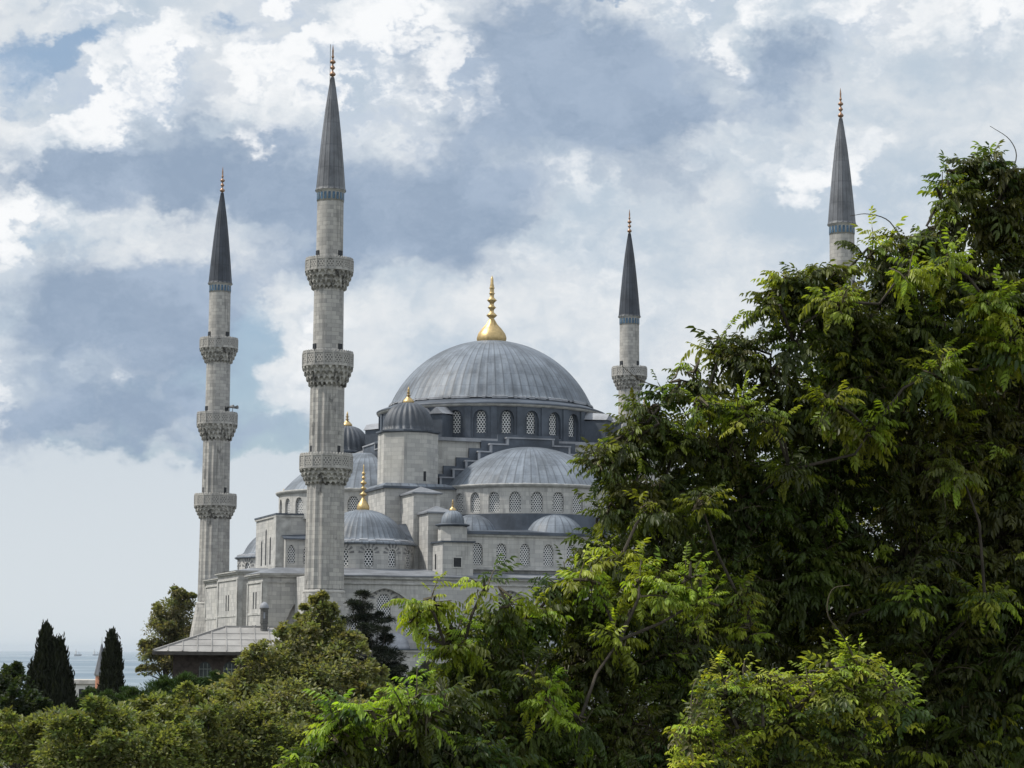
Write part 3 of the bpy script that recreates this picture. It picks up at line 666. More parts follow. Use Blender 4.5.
# ================================================================== MINARETS
def build_minaret(root):
    q = lambda: MB(None, ZB)
    def shaft(name, z0, z1, r0, r1, flute):
        s = q(); n = 96 if flute else 48
        zs = np.linspace(z0, z1, 5); pr = [(r0+(r1-r0)*(z-z0)/(z1-z0), z) for z in zs]
        rib = (lambda j, i, r: (.11 if j % 6 == 0 else (.05 if j % 6 in (1, 5) else -.03))) if flute else (lambda j, i, r: -.012 if j % 4 == 2 else 0)
        s.lathe(pr, n, rib=rib, smooth=not flute); return s.build(name, 'stone2', root)
    s = q(); oc = lambda r: [(r*math.cos(PI/8+i*PI/4), r*math.sin(PI/8+i*PI/4)) for i in range(8)]
    s.prism(oc(3.1), -10, 1.0); s.prism(oc(3.1), 1.0, 5.9, True, oc(2.25)); s.build('base', 'stone2', root)
    s = q(); s.lathe([(2.1, 5.85), (2.16, 5.95), (2.16, 6.1), (1.95, 6.25)], 32); s.build('base_moulding', 'stone2', root)
    shaft('shaft', 6.3, 16.9, 1.93, 1.82, True); shaft('shaft', 19.0, 27.0, 1.70, 1.66, True); shaft('shaft', 29.2, 37.1, 1.58, 1.54, False); shaft('shaft', 39.0, 47.3, 1.40, 1.37, False)
    for (zc, zp, zt, rs, rp) in ((16.75, 18.49, 19.93, 1.82, 2.72), (26.83, 29.01, 30.46, 1.66, 2.62), (36.91, 38.9, 40.16, 1.54, 2.48)):
        # muqarnas corbel: rows of small niches stepping out
        k = q(); tiers = 4; n = 24; h = (zp-zc)/tiers
        for t in range(tiers):
            ra = rs+(rp-rs)*(t/tiers)**.8; rb = rs+(rp-rs)*((t+1)/tiers)**.8; z0 = zc+t*h; z1 = z0+h
            k.lathe([(ra-.02, z0+.0), (ra+.0, z0+h*.7), (rb-.04, z1-.08), (rb, z1-.06), (rb, z1)], 48)
            for i in range(n):
                a = 2*PI*(i+.5*(t % 2))/n; hw = PI/n*.58
                P = lambda r, da, z: (r*math.sin(a+da), -r*math.cos(a+da), z)
                b0, b1, b2, b3 = P(ra, 0, z0+h*.05), P(rb+.0, -hw, z1-.06), P(rb+.0, hw, z1-.06), P(ra+.02, -hw, z0+h*.55)
                b4 = P(ra+.02, hw, z0+h*.55)
                tip = P(rb-.02, 0, z0+h*.35)
                k.face([b3, tip, b1]); k.face([tip, b4, b2]); k.face([b1, tip, b2]); k.face([b3, b0, tip]); k.face([b0, b4, tip])
        bal = k.build('balcony', 'muq', root)
        p = q(); p.lathe([(rs-.3, zp-.02), (rp+.06, zp-.02), (rp+.06, zp+.14), (rp, zp+.14), (rp, zt-.2), (rp+.05, zt-.2), (rp+.05, zt-.06), (rp-.16, zt-.06), (rp-.16, zp+.2), (rs-.3, zp+.2)], 16, smooth=False)
        for i in range(16):
            a = 2*PI*i/16; ca, sa = math.cos(a), math.sin(a); p.T = lambda x, y, z: (x*ca-y*sa, x*sa+y*ca, z)
            p.box(-.09, .09, -rp-.05, -rp+.1, zp+.1, zt-.1)
            for m_ in range(3):
                x = (m_-1)*.33; w = .11; aa = rp*math.cos(PI/16)
                p.T = lambda x_, y_, z_: ((x_)*math.cos(a+PI/16)-y_*math.sin(a+PI/16), x_*math.sin(a+PI/16)+y_*math.cos(a+PI/16), z_)
                p.box(x-w, x+w, -aa-.02, -aa+.1, zt-.06, zt+.07); p.pyramid(x-w, x+w, -aa-.02, -aa+.1, zt+.073, zt+.2)
        p.T = None; p.build('parapet', 'stone2', bal)
        g = q(); 
        for i in range(16):
            a0, a1 = 2*PI*(i+.14)/16, 2*PI*(i+.86)/16
            aa = 2*PI*(i+.5)/16; r = rp*math.cos(PI/16)+.012
            c = Vector((math.sin(aa), -math.cos(aa), 0))*r; t = Vector((math.cos(aa), math.sin(aa), 0)); hw = rp*math.sin(PI/16)*.72
            z0, z1 = zp+.3, zt-.32
            q4 = [c-t*hw, c+t*hw, c+t*hw, c-t*hw]; zz = [z0, z0, z1, z1]
            g.face([(v.x, v.y, z) for v, z in zip(q4, zz)], [(-hw, 0), (hw, 0), (hw, z1-z0), (-hw, z1-z0)])
        g.build('parapet_panel', 'lattice_fine', bal)
    # doorways onto the balconies
    for z, r in ((20.1, 1.71), (30.6, 1.60), (40.3, 1.42)):
        for dg in (38, -75):
            a = R(dg); d = q(); d.T = (lambda ca, sa: lambda x, y, z_: (x*ca-y*sa, y*ca+x*sa, z_))(math.cos(a), math.sin(a))
            d.box(-.3, .3, -r-.035, -r+.2, z-.6, z+.75); d.build('doorway', 'dark', root)
    # tile frieze, spire
    b = q(); b.lathe([(1.36, 46.25), (1.39, 46.25), (1.39, 47.25)], 48); b.build('frieze', 'trim', root)
    b = q()
    for i in range(20):
        a = 2*PI*i/20; ca, sa = math.cos(a), math.sin(a); b.T = lambda x, y, z: (x*ca-y*sa, x*sa+y*ca, z); b.box(-.13, .13, -1.42, -1.3, 46.4, 47.15)
    b.T = None; b.build('tile_panel', 'tile', root)
    b = q(); b.lathe([(1.36, 47.2), (1.55, 47.35), (1.58, 47.5), (1.5, 47.6)], 48); b.build('eave_ring', 'trim', root)
    sp = q(); sp.lathe([(1.60, 47.42), (1.50, 47.7), (1.26, 50.5), (.98, 53.4), (.66, 56.2), (.34, 58.4), (.16, 59.5)], 64, rib=(lambda j, i, r: .035 if j % 4 == 0 else 0), smooth=False, uturn=16, vscale=2.4)
    spire = sp.build('spire', 'spire_a', root)
    f = q(); pr = [(.17, 59.4)]; z = 59.5
    for hh, rr in ((.75, .34), (.62, .26), (.62, .32), (.45, .16)):
        pr += [(.09, z+.05), (rr*.8, z+hh*.25), (rr, z+hh*.42), (rr*.8, z+hh*.6), (.09, z+hh*.85)]; z += hh
    pr += [(.09, z+.1), (.10, 62.3), (.02, 62.95)]
    f.lathe(pr, 16); f.build('finial', 'copper', spire)
    return spire
def minarets():
    ca, sa = math.cos(ROT), math.sin(ROT)
    def wpos(x, y): return (CX+x*.951-y*.310, CY+x*.310+y*.951, 0)
    G = 'minarets at the corners of the mosque'
    spots = [(-27.95, -32.7, 'tall grey minaret with three balconies rising in front of the mosque, nearest of the four', False),
             (-27.3, 31.0, 'grey minaret with three balconies and dark spire standing left of the mosque beside the sea', True),
             (32.95, 39.5, 'minaret with dark spire and pale shaft behind the mosque, right of the great dome', True),
             (29.9, -34.0, 'minaret with pale grey spire showing only its top above the big leafy tree', False)]
    root = empty('minaret', wpos(*spots[0][:2]), spots[0][2], 'minaret', G, ROT)
    build_minaret(root)
    def copy_tree(o, parent):
        c = o.copy(); col.objects.link(c); c.parent = parent
        for ch in list(o.children): copy_tree(ch, c)
        return c
    kids = list(root.children)
    for x, y, lab, dark in spots[1:]:
        r = root.copy(); col.objects.link(r); r.location = wpos(x, y); r['label'] = lab
        for ch in kids:
            c = copy_tree(ch, r)
            if dark and ch.name.startswith('spire'): c.material_slots[0].link = 'OBJECT'; c.material_slots[0].material = M['spire_b']
        if 'dark spire standing left' in lab:
            k = MB(None, ZB)
            for x_, y_ in ((1.1, -1.75), (1.75, -1.2)):
                k.tube([(x_, y_, 30.3), (x_, y_, 31.3)], .04, .04, 6); k.tube([(x_, y_, 31.2), (x_+.35, y_-.3, 31.22), (x_+.55, y_-.5, 31.23)], .10, .26, 8); k.tube([(x_, y_, 31.25), (x_-.35, y_-.15, 31.25)], .09, .16, 8)
            k.build('loudspeaker', 'steel', r, False)
    for r, h in ((root, 62.9),):
        a = MB(None, ZB); a.box(-.30, -.25, -.03, .03, 58.8, 63.0); a.box(-.27, -.06, -.015, .015, 59.9, 59.95); a.box(-.27, -.06, -.015, .015, 61.2, 61.25); a.build('antenna_mast', 'steel', r)
minarets()

# ================================================================== VEGETATION
def leafmat(name, rough=.45, trans=.42, spec=.35):
    m, k, p, out = newmat(name)
    at_ = k.n('ShaderNodeAttribute', attribute_name='tint').outputs['Color']
    p.inputs['Roughness'].default_value = rough; p.inputs['Specular IOR Level'].default_value = spec
    k.inp(p.inputs['Base Color'], at_)
    tr = k.n('ShaderNodeBsdfTranslucent'); k.inp(tr.inputs[0], k.mix(1.0, at_, (1.7, 1.75, .7), 'MULTIPLY'))
    mx = k.n('ShaderNodeMixShader'); mx.inputs[0].default_value = trans
    k.t.links.new(p.outputs[0], mx.inputs[1]); k.t.links.new(tr.outputs[0], mx.inputs[2]); k.t.links.new(mx.outputs[0], out.inputs[0])
    return m
M['leaf'] = leafmat('broad_leaf'); M['needle'] = leafmat('needle_leaf', .6, .15, .2)
M['bark'] = plain('bark', (.05, .042, .033), .95, 0, .4, 6)
M['twig'] = plain('twig_bark', (.06, .05, .03), .8, 0, .4, 6)
def unit(v): return v/np.maximum(np.linalg.norm(v, axis=-1, keepdims=True), 1e-9)
def leaf_object(name, tv, tf, pos, X, up, scale, colr, mat, parent):
    """one mesh holding every leaf: template tv/tf placed at pos along X with its upper face towards up"""
    X = unit(X); Z = unit(up-(up*X).sum(1, keepdims=True)*X); Y = np.cross(Z, X)
    N, K = len(pos), len(tv)
    v = pos[:, None, :]+scale[:, None, None]*(tv[None, :, 0:1]*X[:, None, :]+tv[None, :, 1:2]*Y[:, None, :]+tv[None, :, 2:3]*Z[:, None, :])
    f = (tf[None]+(np.arange(N)*K)[:, None, None]).reshape(-1, 4)
    return np_mesh(name, v.reshape(-1, 3), f, np.repeat(colr, K, axis=0), mat, parent)
def np_mesh(name, v, f, c, mat, parent):
    me = bpy.data.meshes.new(name); me.vertices.add(len(v)); me.vertices.foreach_set('co', v.astype('f').ravel())
    me.loops.add(len(f)*4); me.loops.foreach_set('vertex_index', f.astype('i').ravel())
    me.polygons.add(len(f)); me.polygons.foreach_set('loop_start', np.arange(0, len(f)*4, 4, dtype='i'))
    me.update(calc_edges=True)
    a = me.attributes.new('tint', 'FLOAT_COLOR', 'POINT'); a.data.foreach_set('color', np.concatenate([c, np.ones((len(c), 1))], 1).astype('f').ravel())
    me.materials.append(mat); me.validate()
    o = bpy.data.objects.new(name, me); col.objects.link(o); o.parent = parent
    return o
def leaflet(o, d, L, w, fold=.12, curl=.18):
    """oval folded blade from o along d (3-vectors in template space)"""
    o = np.array(o, float); d = unit(np.array(d, float)); up = np.array([0, 0, 1.0]); s = unit(np.cross(up, d)); n = np.cross(d, s)
    V = [o, o+d*L*.27-s*w*.44+n*fold*w, o+d*L*.66-s*w*.40+n*(fold*w-.35*curl*L), o+d*L-n*curl*L, o+d*L*.66+s*w*.40+n*(fold*w-.35*curl*L), o+d*L*.27+s*w*.44+n*fold*w]
    return V, [(0, 1, 2, 3), (0, 3, 4, 5)]
def compound(pairs, ll, lw, droop, arch, seed):
    g = np.random.default_rng(seed); V = []; F = []
    def add(o, d, L, w):
        v, f = leaflet(o, d, L, w, g.uniform(.05, .3), g.uniform(.05, .35)); b = len(V); V.extend(v); F.extend([tuple(i+b for i in q) for q in f])
    pt = lambda t: np.array([t*(1-.25*arch*t), 0, .12*t-arch*.62*t*t])
    for i in range(pairs):
        t = .2+.76*i/max(1, pairs-1); sz = (1-.35*abs(2*t-1.05)); o = pt(t)
        for s in (-1, 1):
            add(o, [.45+g.uniform(-.15, .2), s*(.8-.3*droop), -droop+g.uniform(-.25, .2)], ll*sz*g.uniform(.85, 1.15), lw*sz*g.uniform(.85, 1.15))
    add(pt(1.0), [1, g.uniform(-.2, .2), -arch-.2*droop], ll*.95, lw)
    # leaf stalk
    b = len(V); w = .008
    for t in (0, .5, 1): V.extend([pt(t)+np.array([0, -w, 0]), pt(t)+np.array([0, w, 0])])
    F.extend([(b, b+1, b+3, b+2), (b+2, b+3, b+5, b+4)])
    return np.array(V), np.array(F)
SIMPLE = (lambda r: (np.array(r[0]), np.array(r[1])))(leaflet([0, 0, 0], [1, 0, 0], 1.0, .6, .15, .15))
def ball(n, g):
    v = unit(g.normal(size=(n, 3))); return v
def foliage_tree(name, label, cat, base, lobes, seed, mature, young, young_share, leaf_len=.152, trunk_r=.16, group=None, dens=1.0, templates=None, depth=1.2, twig_len=.42, whips=()):
    """a near tree: trunk and limbs reaching into each lobe, twigs through the lobe and compound leaves along every twig"""
    g = np.random.default_rng(seed); root = empty(name, base, label, cat, group); B = Vector(base)
    T = templates or TPL
    wood = MB(); tw = MB()
    cs = [at(px, py, D) for px, py, r, D, *_ in lobes]
    cen = sum(cs, Vector())/len(cs); fork = Vector((B.x+(cen.x-B.x)*.35, B.y+(cen.y-B.y)*.35, min(c.z for c in cs)*.72))
    wood.tube([(0, 0, 0), ((fork-B)*.5+Vector((.08, -.05, .2))), fork-B], trunk_r, trunk_r*.72, 10)
    P, Dr, S, C, U = [[] for _ in T], [[] for _ in T], [[] for _ in T], [[] for _ in T], [[] for _ in T]
    for li, lobe in enumerate(lobes):
        px, py, rp, D = lobe[:4]; ys = lobe[4] if len(lobe) > 4 else young_share
        c = np.array(cs[li]); r = max(rp/FPX*D-.16, .10); cv = Vector(c)
        near = [o_ for o_ in cs if (o_-fork).length < (cv-fork).length-.12 and (o_-cv).length < (cv-fork).length*.8]
        par = min(near, key=lambda o_: (o_-cv).length+.25*(o_-fork).length) if near else fork
        mid = par.lerp(cv, .5)+Vector(g.normal(size=3))*.07; dist = (cv-fork).length
        wood.tube([par-B, mid-B, cv-B], max(.013, .055-.018*dist) if near else trunk_r*.45, max(.008, .028-.01*dist), 6)
        n = int(60*dens*(rp/60)**2)+3
        lsz = g.uniform(.78, 1.18); ltone = g.uniform(.72, 1.25)*np.array([g.uniform(.9, 1.2), 1, g.uniform(.8, 1.2)])
        dirs = ball(n, g); rad = r*g.uniform(.25, 1.0, n)**.6
        p0 = c+dirs*rad[:, None]*np.array([1, depth, 1])*.92
        for i in range(n):
            d = unit(dirs[i]*.75+np.array([0, 0, .45])+g.normal(size=3)*.45); L = twig_len*g.uniform(.6, 1.25)*(.36+.64*min(1.1, rp/55))
            pts = [p0[i]-d*L*.5]; dd = d.copy()
            for s in range(4): pts.append(pts[-1]+dd*L/4); dd = unit(dd+np.array([0, 0, -.16])+g.normal(size=3)*.1)
            tw.tube([Vector(q)-B for q in pts], .008, .0035, 3)
            if i % 3 == 0: tw.tube([cv-B, Vector((c+pts[0])/2+g.normal(size=3)*.04)-B, Vector(pts[0])-B], .014, .008, 4)
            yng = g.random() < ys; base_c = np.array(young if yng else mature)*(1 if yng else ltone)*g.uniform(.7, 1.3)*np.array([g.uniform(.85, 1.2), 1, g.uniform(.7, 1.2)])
            nl = g.integers(8, 12)
            for q in range(nl):
                t = .2+.8*q/(nl-1); x = t*4; a = min(3, int(x)); p = pts[a]+(pts[a+1]-pts[a])*(x-a)
                td = unit(pts[a+1]-pts[a]); sd = unit(np.cross(td, [0, 0, 1])+g.normal(size=3)*.25); sd = sd if q % 2 else -sd
                ld = unit(sd*(.9 if q < nl-1 else .1)+td*.65+np.array([0, 0, g.uniform(-.35, .25)]))
                k = g.integers(len(T)); P[k].append(p); Dr[k].append(ld); S[k].append(leaf_len*lsz*(1.2 if px > 780 else 1.0)*g.uniform(.5, 1.25)*(.85 if yng else 1))
                C[k].append(base_c*g.uniform(.8, 1.2)); U[k].append(np.array([0, 0, 1.0])+g.normal(size=3)*.28)
    for wpts in whips:
        q_ = [at(*q) for q in wpts]; q_ = [q_[0]*2-q_[1]]+q_+[q_[-1]*2-q_[-2]]; pts = []
        for i in range(1, len(q_)-2):                          # smooth curve through the points
            for t in (0, .2, .4, .6, .8): pts.append(.5*((2*q_[i])+(q_[i+1]-q_[i-1])*t+(2*q_[i-1]-5*q_[i]+4*q_[i+1]-q_[i+2])*t*t+(3*q_[i]-q_[i-1]-3*q_[i+1]+q_[i+2])*t**3))
        pts.append(q_[-2]); tw.tube([Vector(q)-B for q in pts], .0065, .0022, 5)
    wood.build('trunk', 'bark', root, False); tw.build('twig', 'twig', root, False)
    # all leaves in one crown mesh
    VV, FF, CC = [], [], []; off = 0
    for k, (tv, tf) in enumerate(T):
        if not P[k]: continue
        pos = np.array(P[k])-np.array(base); X = unit(np.array(Dr[k])); up = np.array(U[k]); Z = unit(up-(up*X).sum(1, keepdims=True)*X); Y = np.cross(Z, X); sc = np.array(S[k])
        v = pos[:, None, :]+sc[:, None, None]*(tv[None, :, 0:1]*X[:, None, :]+tv[None, :, 1:2]*Y[:, None, :]+tv[None, :, 2:3]*Z[:, None, :])
        f = (tf[None]+(np.arange(len(pos))*len(tv))[:, None, None]).reshape(-1, 4)+off; off += len(pos)*len(tv)
        # every leaflet a little different in tone
        cc = np.repeat(np.array(C[k]), len(tv), axis=0)*np.repeat(g.uniform(.8, 1.2, (len(pos)*len(tv)//6+1, 1)), 6, axis=0)[:len(pos)*len(tv)]
        VV.append(v.reshape(-1, 3)); FF.append(f); CC.append(cc)
    np_mesh('crown', np.concatenate(VV), np.concatenate(FF), np.concatenate(CC), M['leaf'], root)
    return root
TPL = [compound(4, .40, .15, .85, .5, 1), compound(5, .37, .135, 1.15, .7, 2), compound(4, .40, .15, .6, .4, 3), compound(4, .43, .16, 1.1, .8, 4), compound(5, .36, .14, .3, .25, 7), compound(3, .42, .17, .7, .6, 8)]
TPLV = [compound(4, .36, .15, .3, .25, 5), compound(3, .40, .17, .5, .35, 6)]

def mass_tree(name, label, cat, base, lobes, seed, colour, leaf=.22, per=420, group=None, squash=1.0, clump=.33, trunk_r=.3, mat='leaf', upward=.0, tips=None, fill=.75, shape=SIMPLE, loose=5):
    """a farther tree: trunk, limbs and a crown of leaves gathered in clumps round every limb end"""
    g = np.random.default_rng(seed); root = empty(name, base, label, cat, group); B = np.array(base)
    extra = []
    for (px, py, rp, D) in lobes:
        for _ in range(loose):
            a_ = g.uniform(0, 2*PI); extra.append((px+math.cos(a_)*rp*g.uniform(.75, 1.05), py-abs(math.sin(a_))*rp*g.uniform(.6, 1.05)*squash, rp*g.uniform(.16, .36), D-g.uniform(-.6, .9)*rp/FPX*D))
    lobes = [(px, py, rp*(.86 if loose else 1), D) for px, py, rp, D in lobes]+extra
    wood = MB(); cs = [at(px, py, D) for px, py, r, D in lobes]
    top = max(c.z for c in cs); low = min(c.z for c in cs); fork = Vector((base[0], base[1], max(1.0, low*.8)))
    wood.tube([(0, 0, 0), (.1, 0, fork.z*.5), fork-Vector(base)], trunk_r, trunk_r*.7, 8)
    pos, X, U, C, S = [], [], [], [], []
    for c, (px, py, rp, D) in zip(cs, lobes):
        r = rp/FPX*D; wood.tube([fork-Vector(base), fork.lerp(c, .55)-Vector(base)+Vector((0, 0, -.1*r)), c-Vector(base)], trunk_r*(.3 if rp > 14 else .12), .02, 5)
        nc = max(10, int(per*(rp/40)**2/6)); d = ball(nc, g); d[:, 2] = np.where(d[:, 2] < -.4, -d[:, 2], d[:, 2])
        rad = r*(1-fill*g.random(nc)**1.6)
        cc = np.array(c)+d*rad[:, None]*np.array([1, 1, squash])
        for i in range(nc):
            m = g.integers(16, 34); cs_ = clump*r*g.uniform(.5, 1.1)
            off = g.normal(size=(m, 3))*cs_*.5*np.array([1, 1, .65 if squash >= .9 else .35])
            pos.append(cc[i]+off); dd = unit(unit(off)+d[i]*.6+np.array([0, 0, upward])+g.normal(size=(m, 3))*.4); X.append(dd)
            U.append(np.array([0, 0, 1.0])+d[i]*.5+g.normal(size=(m, 3))*.5)
            tone = np.array(colour)*g.uniform(.65, 1.35)*np.array([g.uniform(.85, 1.2), 1, g.uniform(.8, 1.2)])
            if tips is not None and g.random() < .22: tone = np.array(tips)*g.uniform(.7, 1.2)
            C.append(tone*g.uniform(.75, 1.25, (m, 1))); S.append(leaf*g.uniform(.6, 1.3, m))
    wood.build('trunk', 'bark', root, False)
    leaf_object('crown', shape[0], shape[1], np.concatenate(pos)-B, np.concatenate(X), np.concatenate(U), np.concatenate(S), np.concatenate(C), M[mat], root)
    return root
def ground_at(px, D): p = at(px, 650, D); return (p.x, p.y, 0.0)

def vegetation():
    # ---- near trees
    big = [(1006,240,40,18.5),(970,280,46,18.2,.12),(1012,300,70,18.6),(992,212,26,18.3),(892,292,32,18,.1),(852,326,38,17.8),(814,304,28,17.6),(930,345,72,18.2,.2),(850,378,62,18),(796,408,38,17.8,.12),
           (740,410,28,17.7,.1),(722,445,55,17.9),(676,440,32,17.6),(642,456,20,17.5),(630,496,24,17.4),(610,514,14,17.3),(660,502,55,17.8),(742,500,66,18.2,.08),(822,470,76,18.4),(918,455,86,18.6),(1012,430,86,19),
           (1000,540,86,19),(900,560,86,18.8),(800,565,76,18.5),(712,575,66,18.2),(645,570,54,17.8,.1),(1020,655,95,19),(925,660,86,19),(960,745,90,19),(830,650,70,18.6),(740,640,60,18.4),(596,552,22,17.4,.2),
           (1060,350,70,19),(1070,520,90,19.5),(1060,210,60,19),(880,450,70,20.5),(980,500,90,21),(800,520,70,20.5),(720,540,60,20),(940,620,90,21),(840,720,90,20.5),(740,745,70,18.6),(800,770,80,19),(680,760,60,18.6),(1000,380,80,20.5),(870,360,60,20),(700,680,70,20),
           # sprays standing out of the outline
           (745,362,15,17.6),(728,358,13,17.7),(700,398,18,17.6),(655,412,14,17.5),(616,466,13,17.4),(786,284,14,17.5),(776,306,15,17.5),(808,288,11,17.6),(836,282,13,17.7),(880,254,11,17.8),
           (906,252,14,18),(926,246,12,18),(950,200,14,18.2),(972,182,13,18.3),(1006,180,14,18.3),(1024,190,18,18.4),(940,228,13,18.1),(795,345,16,17.5),(770,372,15,17.5),(622,436,10,17.4),(638,424,10,17.4),
           (716,345,6,17.6),(722,352,7,17.6),(752,348,7,17.6),(668,396,7,17.4),(680,380,7,17.4),(694,372,7,17.4),(650,408,8,17.4),(606,456,7,17.3),(598,464,7,17.3),(628,442,8,17.4),(596,468,8,17.3),(772,300,7,17.4),(790,286,7,17.5),(826,274,7,17.6),(868,248,8,17.7),(962,172,7,18.2),(942,196,7,18.1),(954,208,9,18.1),(1000,166,7,18.3),(980,168,7,18.3),(932,232,8,18),(915,242,8,18),
           # bright clumps of young growth
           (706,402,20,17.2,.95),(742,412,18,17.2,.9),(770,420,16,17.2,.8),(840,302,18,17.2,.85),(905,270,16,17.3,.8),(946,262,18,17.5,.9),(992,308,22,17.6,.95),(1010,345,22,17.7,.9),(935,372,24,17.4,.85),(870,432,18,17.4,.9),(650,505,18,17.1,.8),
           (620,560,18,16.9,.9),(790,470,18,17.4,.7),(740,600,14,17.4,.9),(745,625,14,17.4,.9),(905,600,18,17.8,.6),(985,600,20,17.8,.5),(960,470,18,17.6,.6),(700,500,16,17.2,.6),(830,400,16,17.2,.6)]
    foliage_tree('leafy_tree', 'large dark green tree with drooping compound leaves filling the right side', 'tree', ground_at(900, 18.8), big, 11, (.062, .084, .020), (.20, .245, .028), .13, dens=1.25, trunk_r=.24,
                 whips=[[(1000,190,18.3),(1016,160,18.3),(1010,140,18.3),(990,126,18.3)], [(905,250,18),(890,222,18),(868,214,18),(850,216,18)], [(690,420,17.6),(668,392,17.6),(640,380,17.6),(622,366,17.6)]])
    midt = [(566,592,32,16.6,.3),(606,610,44,16.8,.3),(532,618,26,16.4,.25),(500,626,22,16.2,.4),(458,634,18,16,.5),(424,600,11,15.9,.95),(436,604,12,15.9,.9),(412,612,8,15.9,.9),(505,650,44,16.6,.12),(580,655,56,16.9,.15),(655,650,56,17.2,.15),(470,668,32,16.3,.15),
            (530,715,56,16.7,.12),(620,725,66,17,.12),(695,720,56,17.2,.08),(640,612,40,17,.4),(690,640,40,17.2,.2),(560,765,60,17,.15),(660,775,60,17,.1),(490,735,46,16.6,.1),(456,690,26,16.3,.1),
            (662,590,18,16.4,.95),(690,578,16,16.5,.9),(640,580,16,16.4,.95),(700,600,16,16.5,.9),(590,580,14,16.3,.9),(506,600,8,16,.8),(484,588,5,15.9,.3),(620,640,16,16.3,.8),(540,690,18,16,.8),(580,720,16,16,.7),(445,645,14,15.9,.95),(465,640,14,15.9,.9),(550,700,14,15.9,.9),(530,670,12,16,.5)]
    foliage_tree('leafy_tree', 'mid green tree with long drooping leaves and yellow green shoots below the central domes', 'tree', ground_at(560, 16.8), midt, 12, (.064, .092, .022), (.21, .275, .032), .24, dens=1.2, trunk_r=.16)
    low = [(404,724,28,14.6,.3),(352,742,28,14.4,.6),(324,764,22,14.3,.4),(430,738,42,14.8,.12),(388,768,44,14.7,.2),(474,762,44,14.9,.12),(446,704,22,14.8,.1),(430,790,50,14.8,.1),(392,706,12,14.2,.95),(412,700,12,14.2,.95),(340,722,11,14.2,.95),(330,738,11,14.2,.95),(372,712,9,14.2,.9),(430,716,12,14.2,.4),(306,770,14,14.2,.5)]
    foliage_tree('leafy_shrub', 'bushy shrub with long hanging leaves and bright lime shoots at bottom centre', 'shrub', ground_at(420, 14.8), low, 13, (.058, .088, .022), (.20, .29, .035), .25, dens=1.3, trunk_r=.09)
    vine = [(722,696,16,13.6),(748,690,18,13.6),(778,688,22,13.7),(812,694,20,13.8),(842,692,18,13.8),(872,700,14,13.9),(700,706,14,13.5,.5),(735,722,26,13.7,.45),(790,725,28,13.8,.6),(845,728,26,13.9,.5),(890,716,12,14,.8),(706,748,24,13.5,.6),(770,762,34,13.9,.4),(835,768,32,13.9,.5),
            (716,780,34,13.7,.5),(852,668,9,13.9),(866,658,7,13.9),(838,672,9,13.8),(760,676,8,13.6),(730,682,7,13.6),(900,700,8,14),(885,684,8,13.9),(690,726,10,13.4),(690,770,14,13.4,.8)]
    foliage_tree('climbing_vine', 'bright yellow green leafy vine in front of the dark tree at bottom right', 'vine', ground_at(785, 13.9), vine, 14, (.075, .10, .026), (.29, .345, .05), .82, leaf_len=.12, dens=1.25, trunk_r=.06, templates=TPLV, twig_len=.42,
                 whips=[[(870,690,13.8),(845,640,13.8),(828,615,13.8),(832,590,13.8),(850,585,13.8)]])
    # ---- trees between here and the mosque
    mass_tree('plane_tree', 'olive green tree with pointed top standing before the near minaret', 'tree', ground_at(320, 112), [(318,612,16,112),(320,632,24,112),(300,655,30,111),(338,655,26,112),(270,676,34,110),(324,690,44,110),(362,694,30,112),(376,716,30,110),(290,722,46,108),(248,704,36,110),(345,740,46,108),(392,750,42,109)],
              21, (.160, .168, .078), .20, 1250, tips=(.20, .20, .09))
    mass_tree('park_tree', 'broad olive green treetop along the bottom left edge below the two cypresses', 'tree', ground_at(70, 82), [(60,742,36,82),(112,738,36,81),(20,755,36,82),(75,772,46,80),(150,765,46,80)], 22, (.142, .166, .060), .165, 1300, tips=(.18, .19, .07))
    mass_tree('park_tree', 'rounded olive green treetop in front of the dark pine and below the pavilion', 'tree', ground_at(215, 86), [(160,722,30,86),(200,728,36,86),(240,738,40,85),(215,765,46,84),(278,765,46,85),(170,750,36,85)], 23, (.146, .164, .062), .165, 1300, tips=(.18, .19, .07))
    mass_tree('umbrella_pine', 'flat topped dark green pine in front of the pavilion', 'tree', ground_at(195, 128), [(112,708,18,128),(135,702,19,128),(160,695,19,128),(185,691,19,127),(212,689,18,128),(240,691,18,128),(150,712,26,126),(185,710,26,127),(225,710,26,127)], 24, (.045, .078, .022), .26, 2800, mat='needle', loose=4, upward=.8, squash=.75, shape=NEEDLE)
    mass_tree('dark_tree', 'dark green tree cut by the left edge beside the tall cypress', 'tree', ground_at(2, 118), [(8,690,24,118),(-10,712,34,118),(24,716,26,117),(10,742,34,117),(40,735,20,117)], 25, (.030, .045, .018), .2, 1100)
    mass_tree('feathery_shrub', 'grey green feathery bush at the foot of the tall cypress', 'shrub', ground_at(22, 95), [(18,736,18,95),(40,742,16,95),(0,748,18,95)], 31, (.06, .085, .045), .2, 500)
    mass_tree('plane_tree', 'hazy olive tree behind the left minaret, left of the pavilion roof', 'tree', ground_at(165, 335), [(176,612,20,335),(186,602,10,335),(164,632,20,335),(180,640,24,335),(152,655,14,335),(170,665,24,336),(146,672,8,335),(190,670,20,336)], 26, (.15, .15, .075), .36, 3600, trunk_r=.5, tips=(.15, .14, .07))
    mass_tree('cedar_tree', 'dark cedar with layered branches between the near minaret and the gallery domes', 'tree', ground_at(372, 188), [(364,596,7,188),(360,608,13,188),(378,620,12,188),(358,622,14,188),(372,632,16,187),(386,642,10,188),(362,648,20,188),(385,658,20,187),(397,668,8,187),(375,676,24,187),(352,668,18,188),(395,684,18,187),(380,700,26,187)], 27, (.020, .027, .018), .30, 4200, mat='needle', loose=3, squash=.6, trunk_r=.35, shape=NEEDLE)
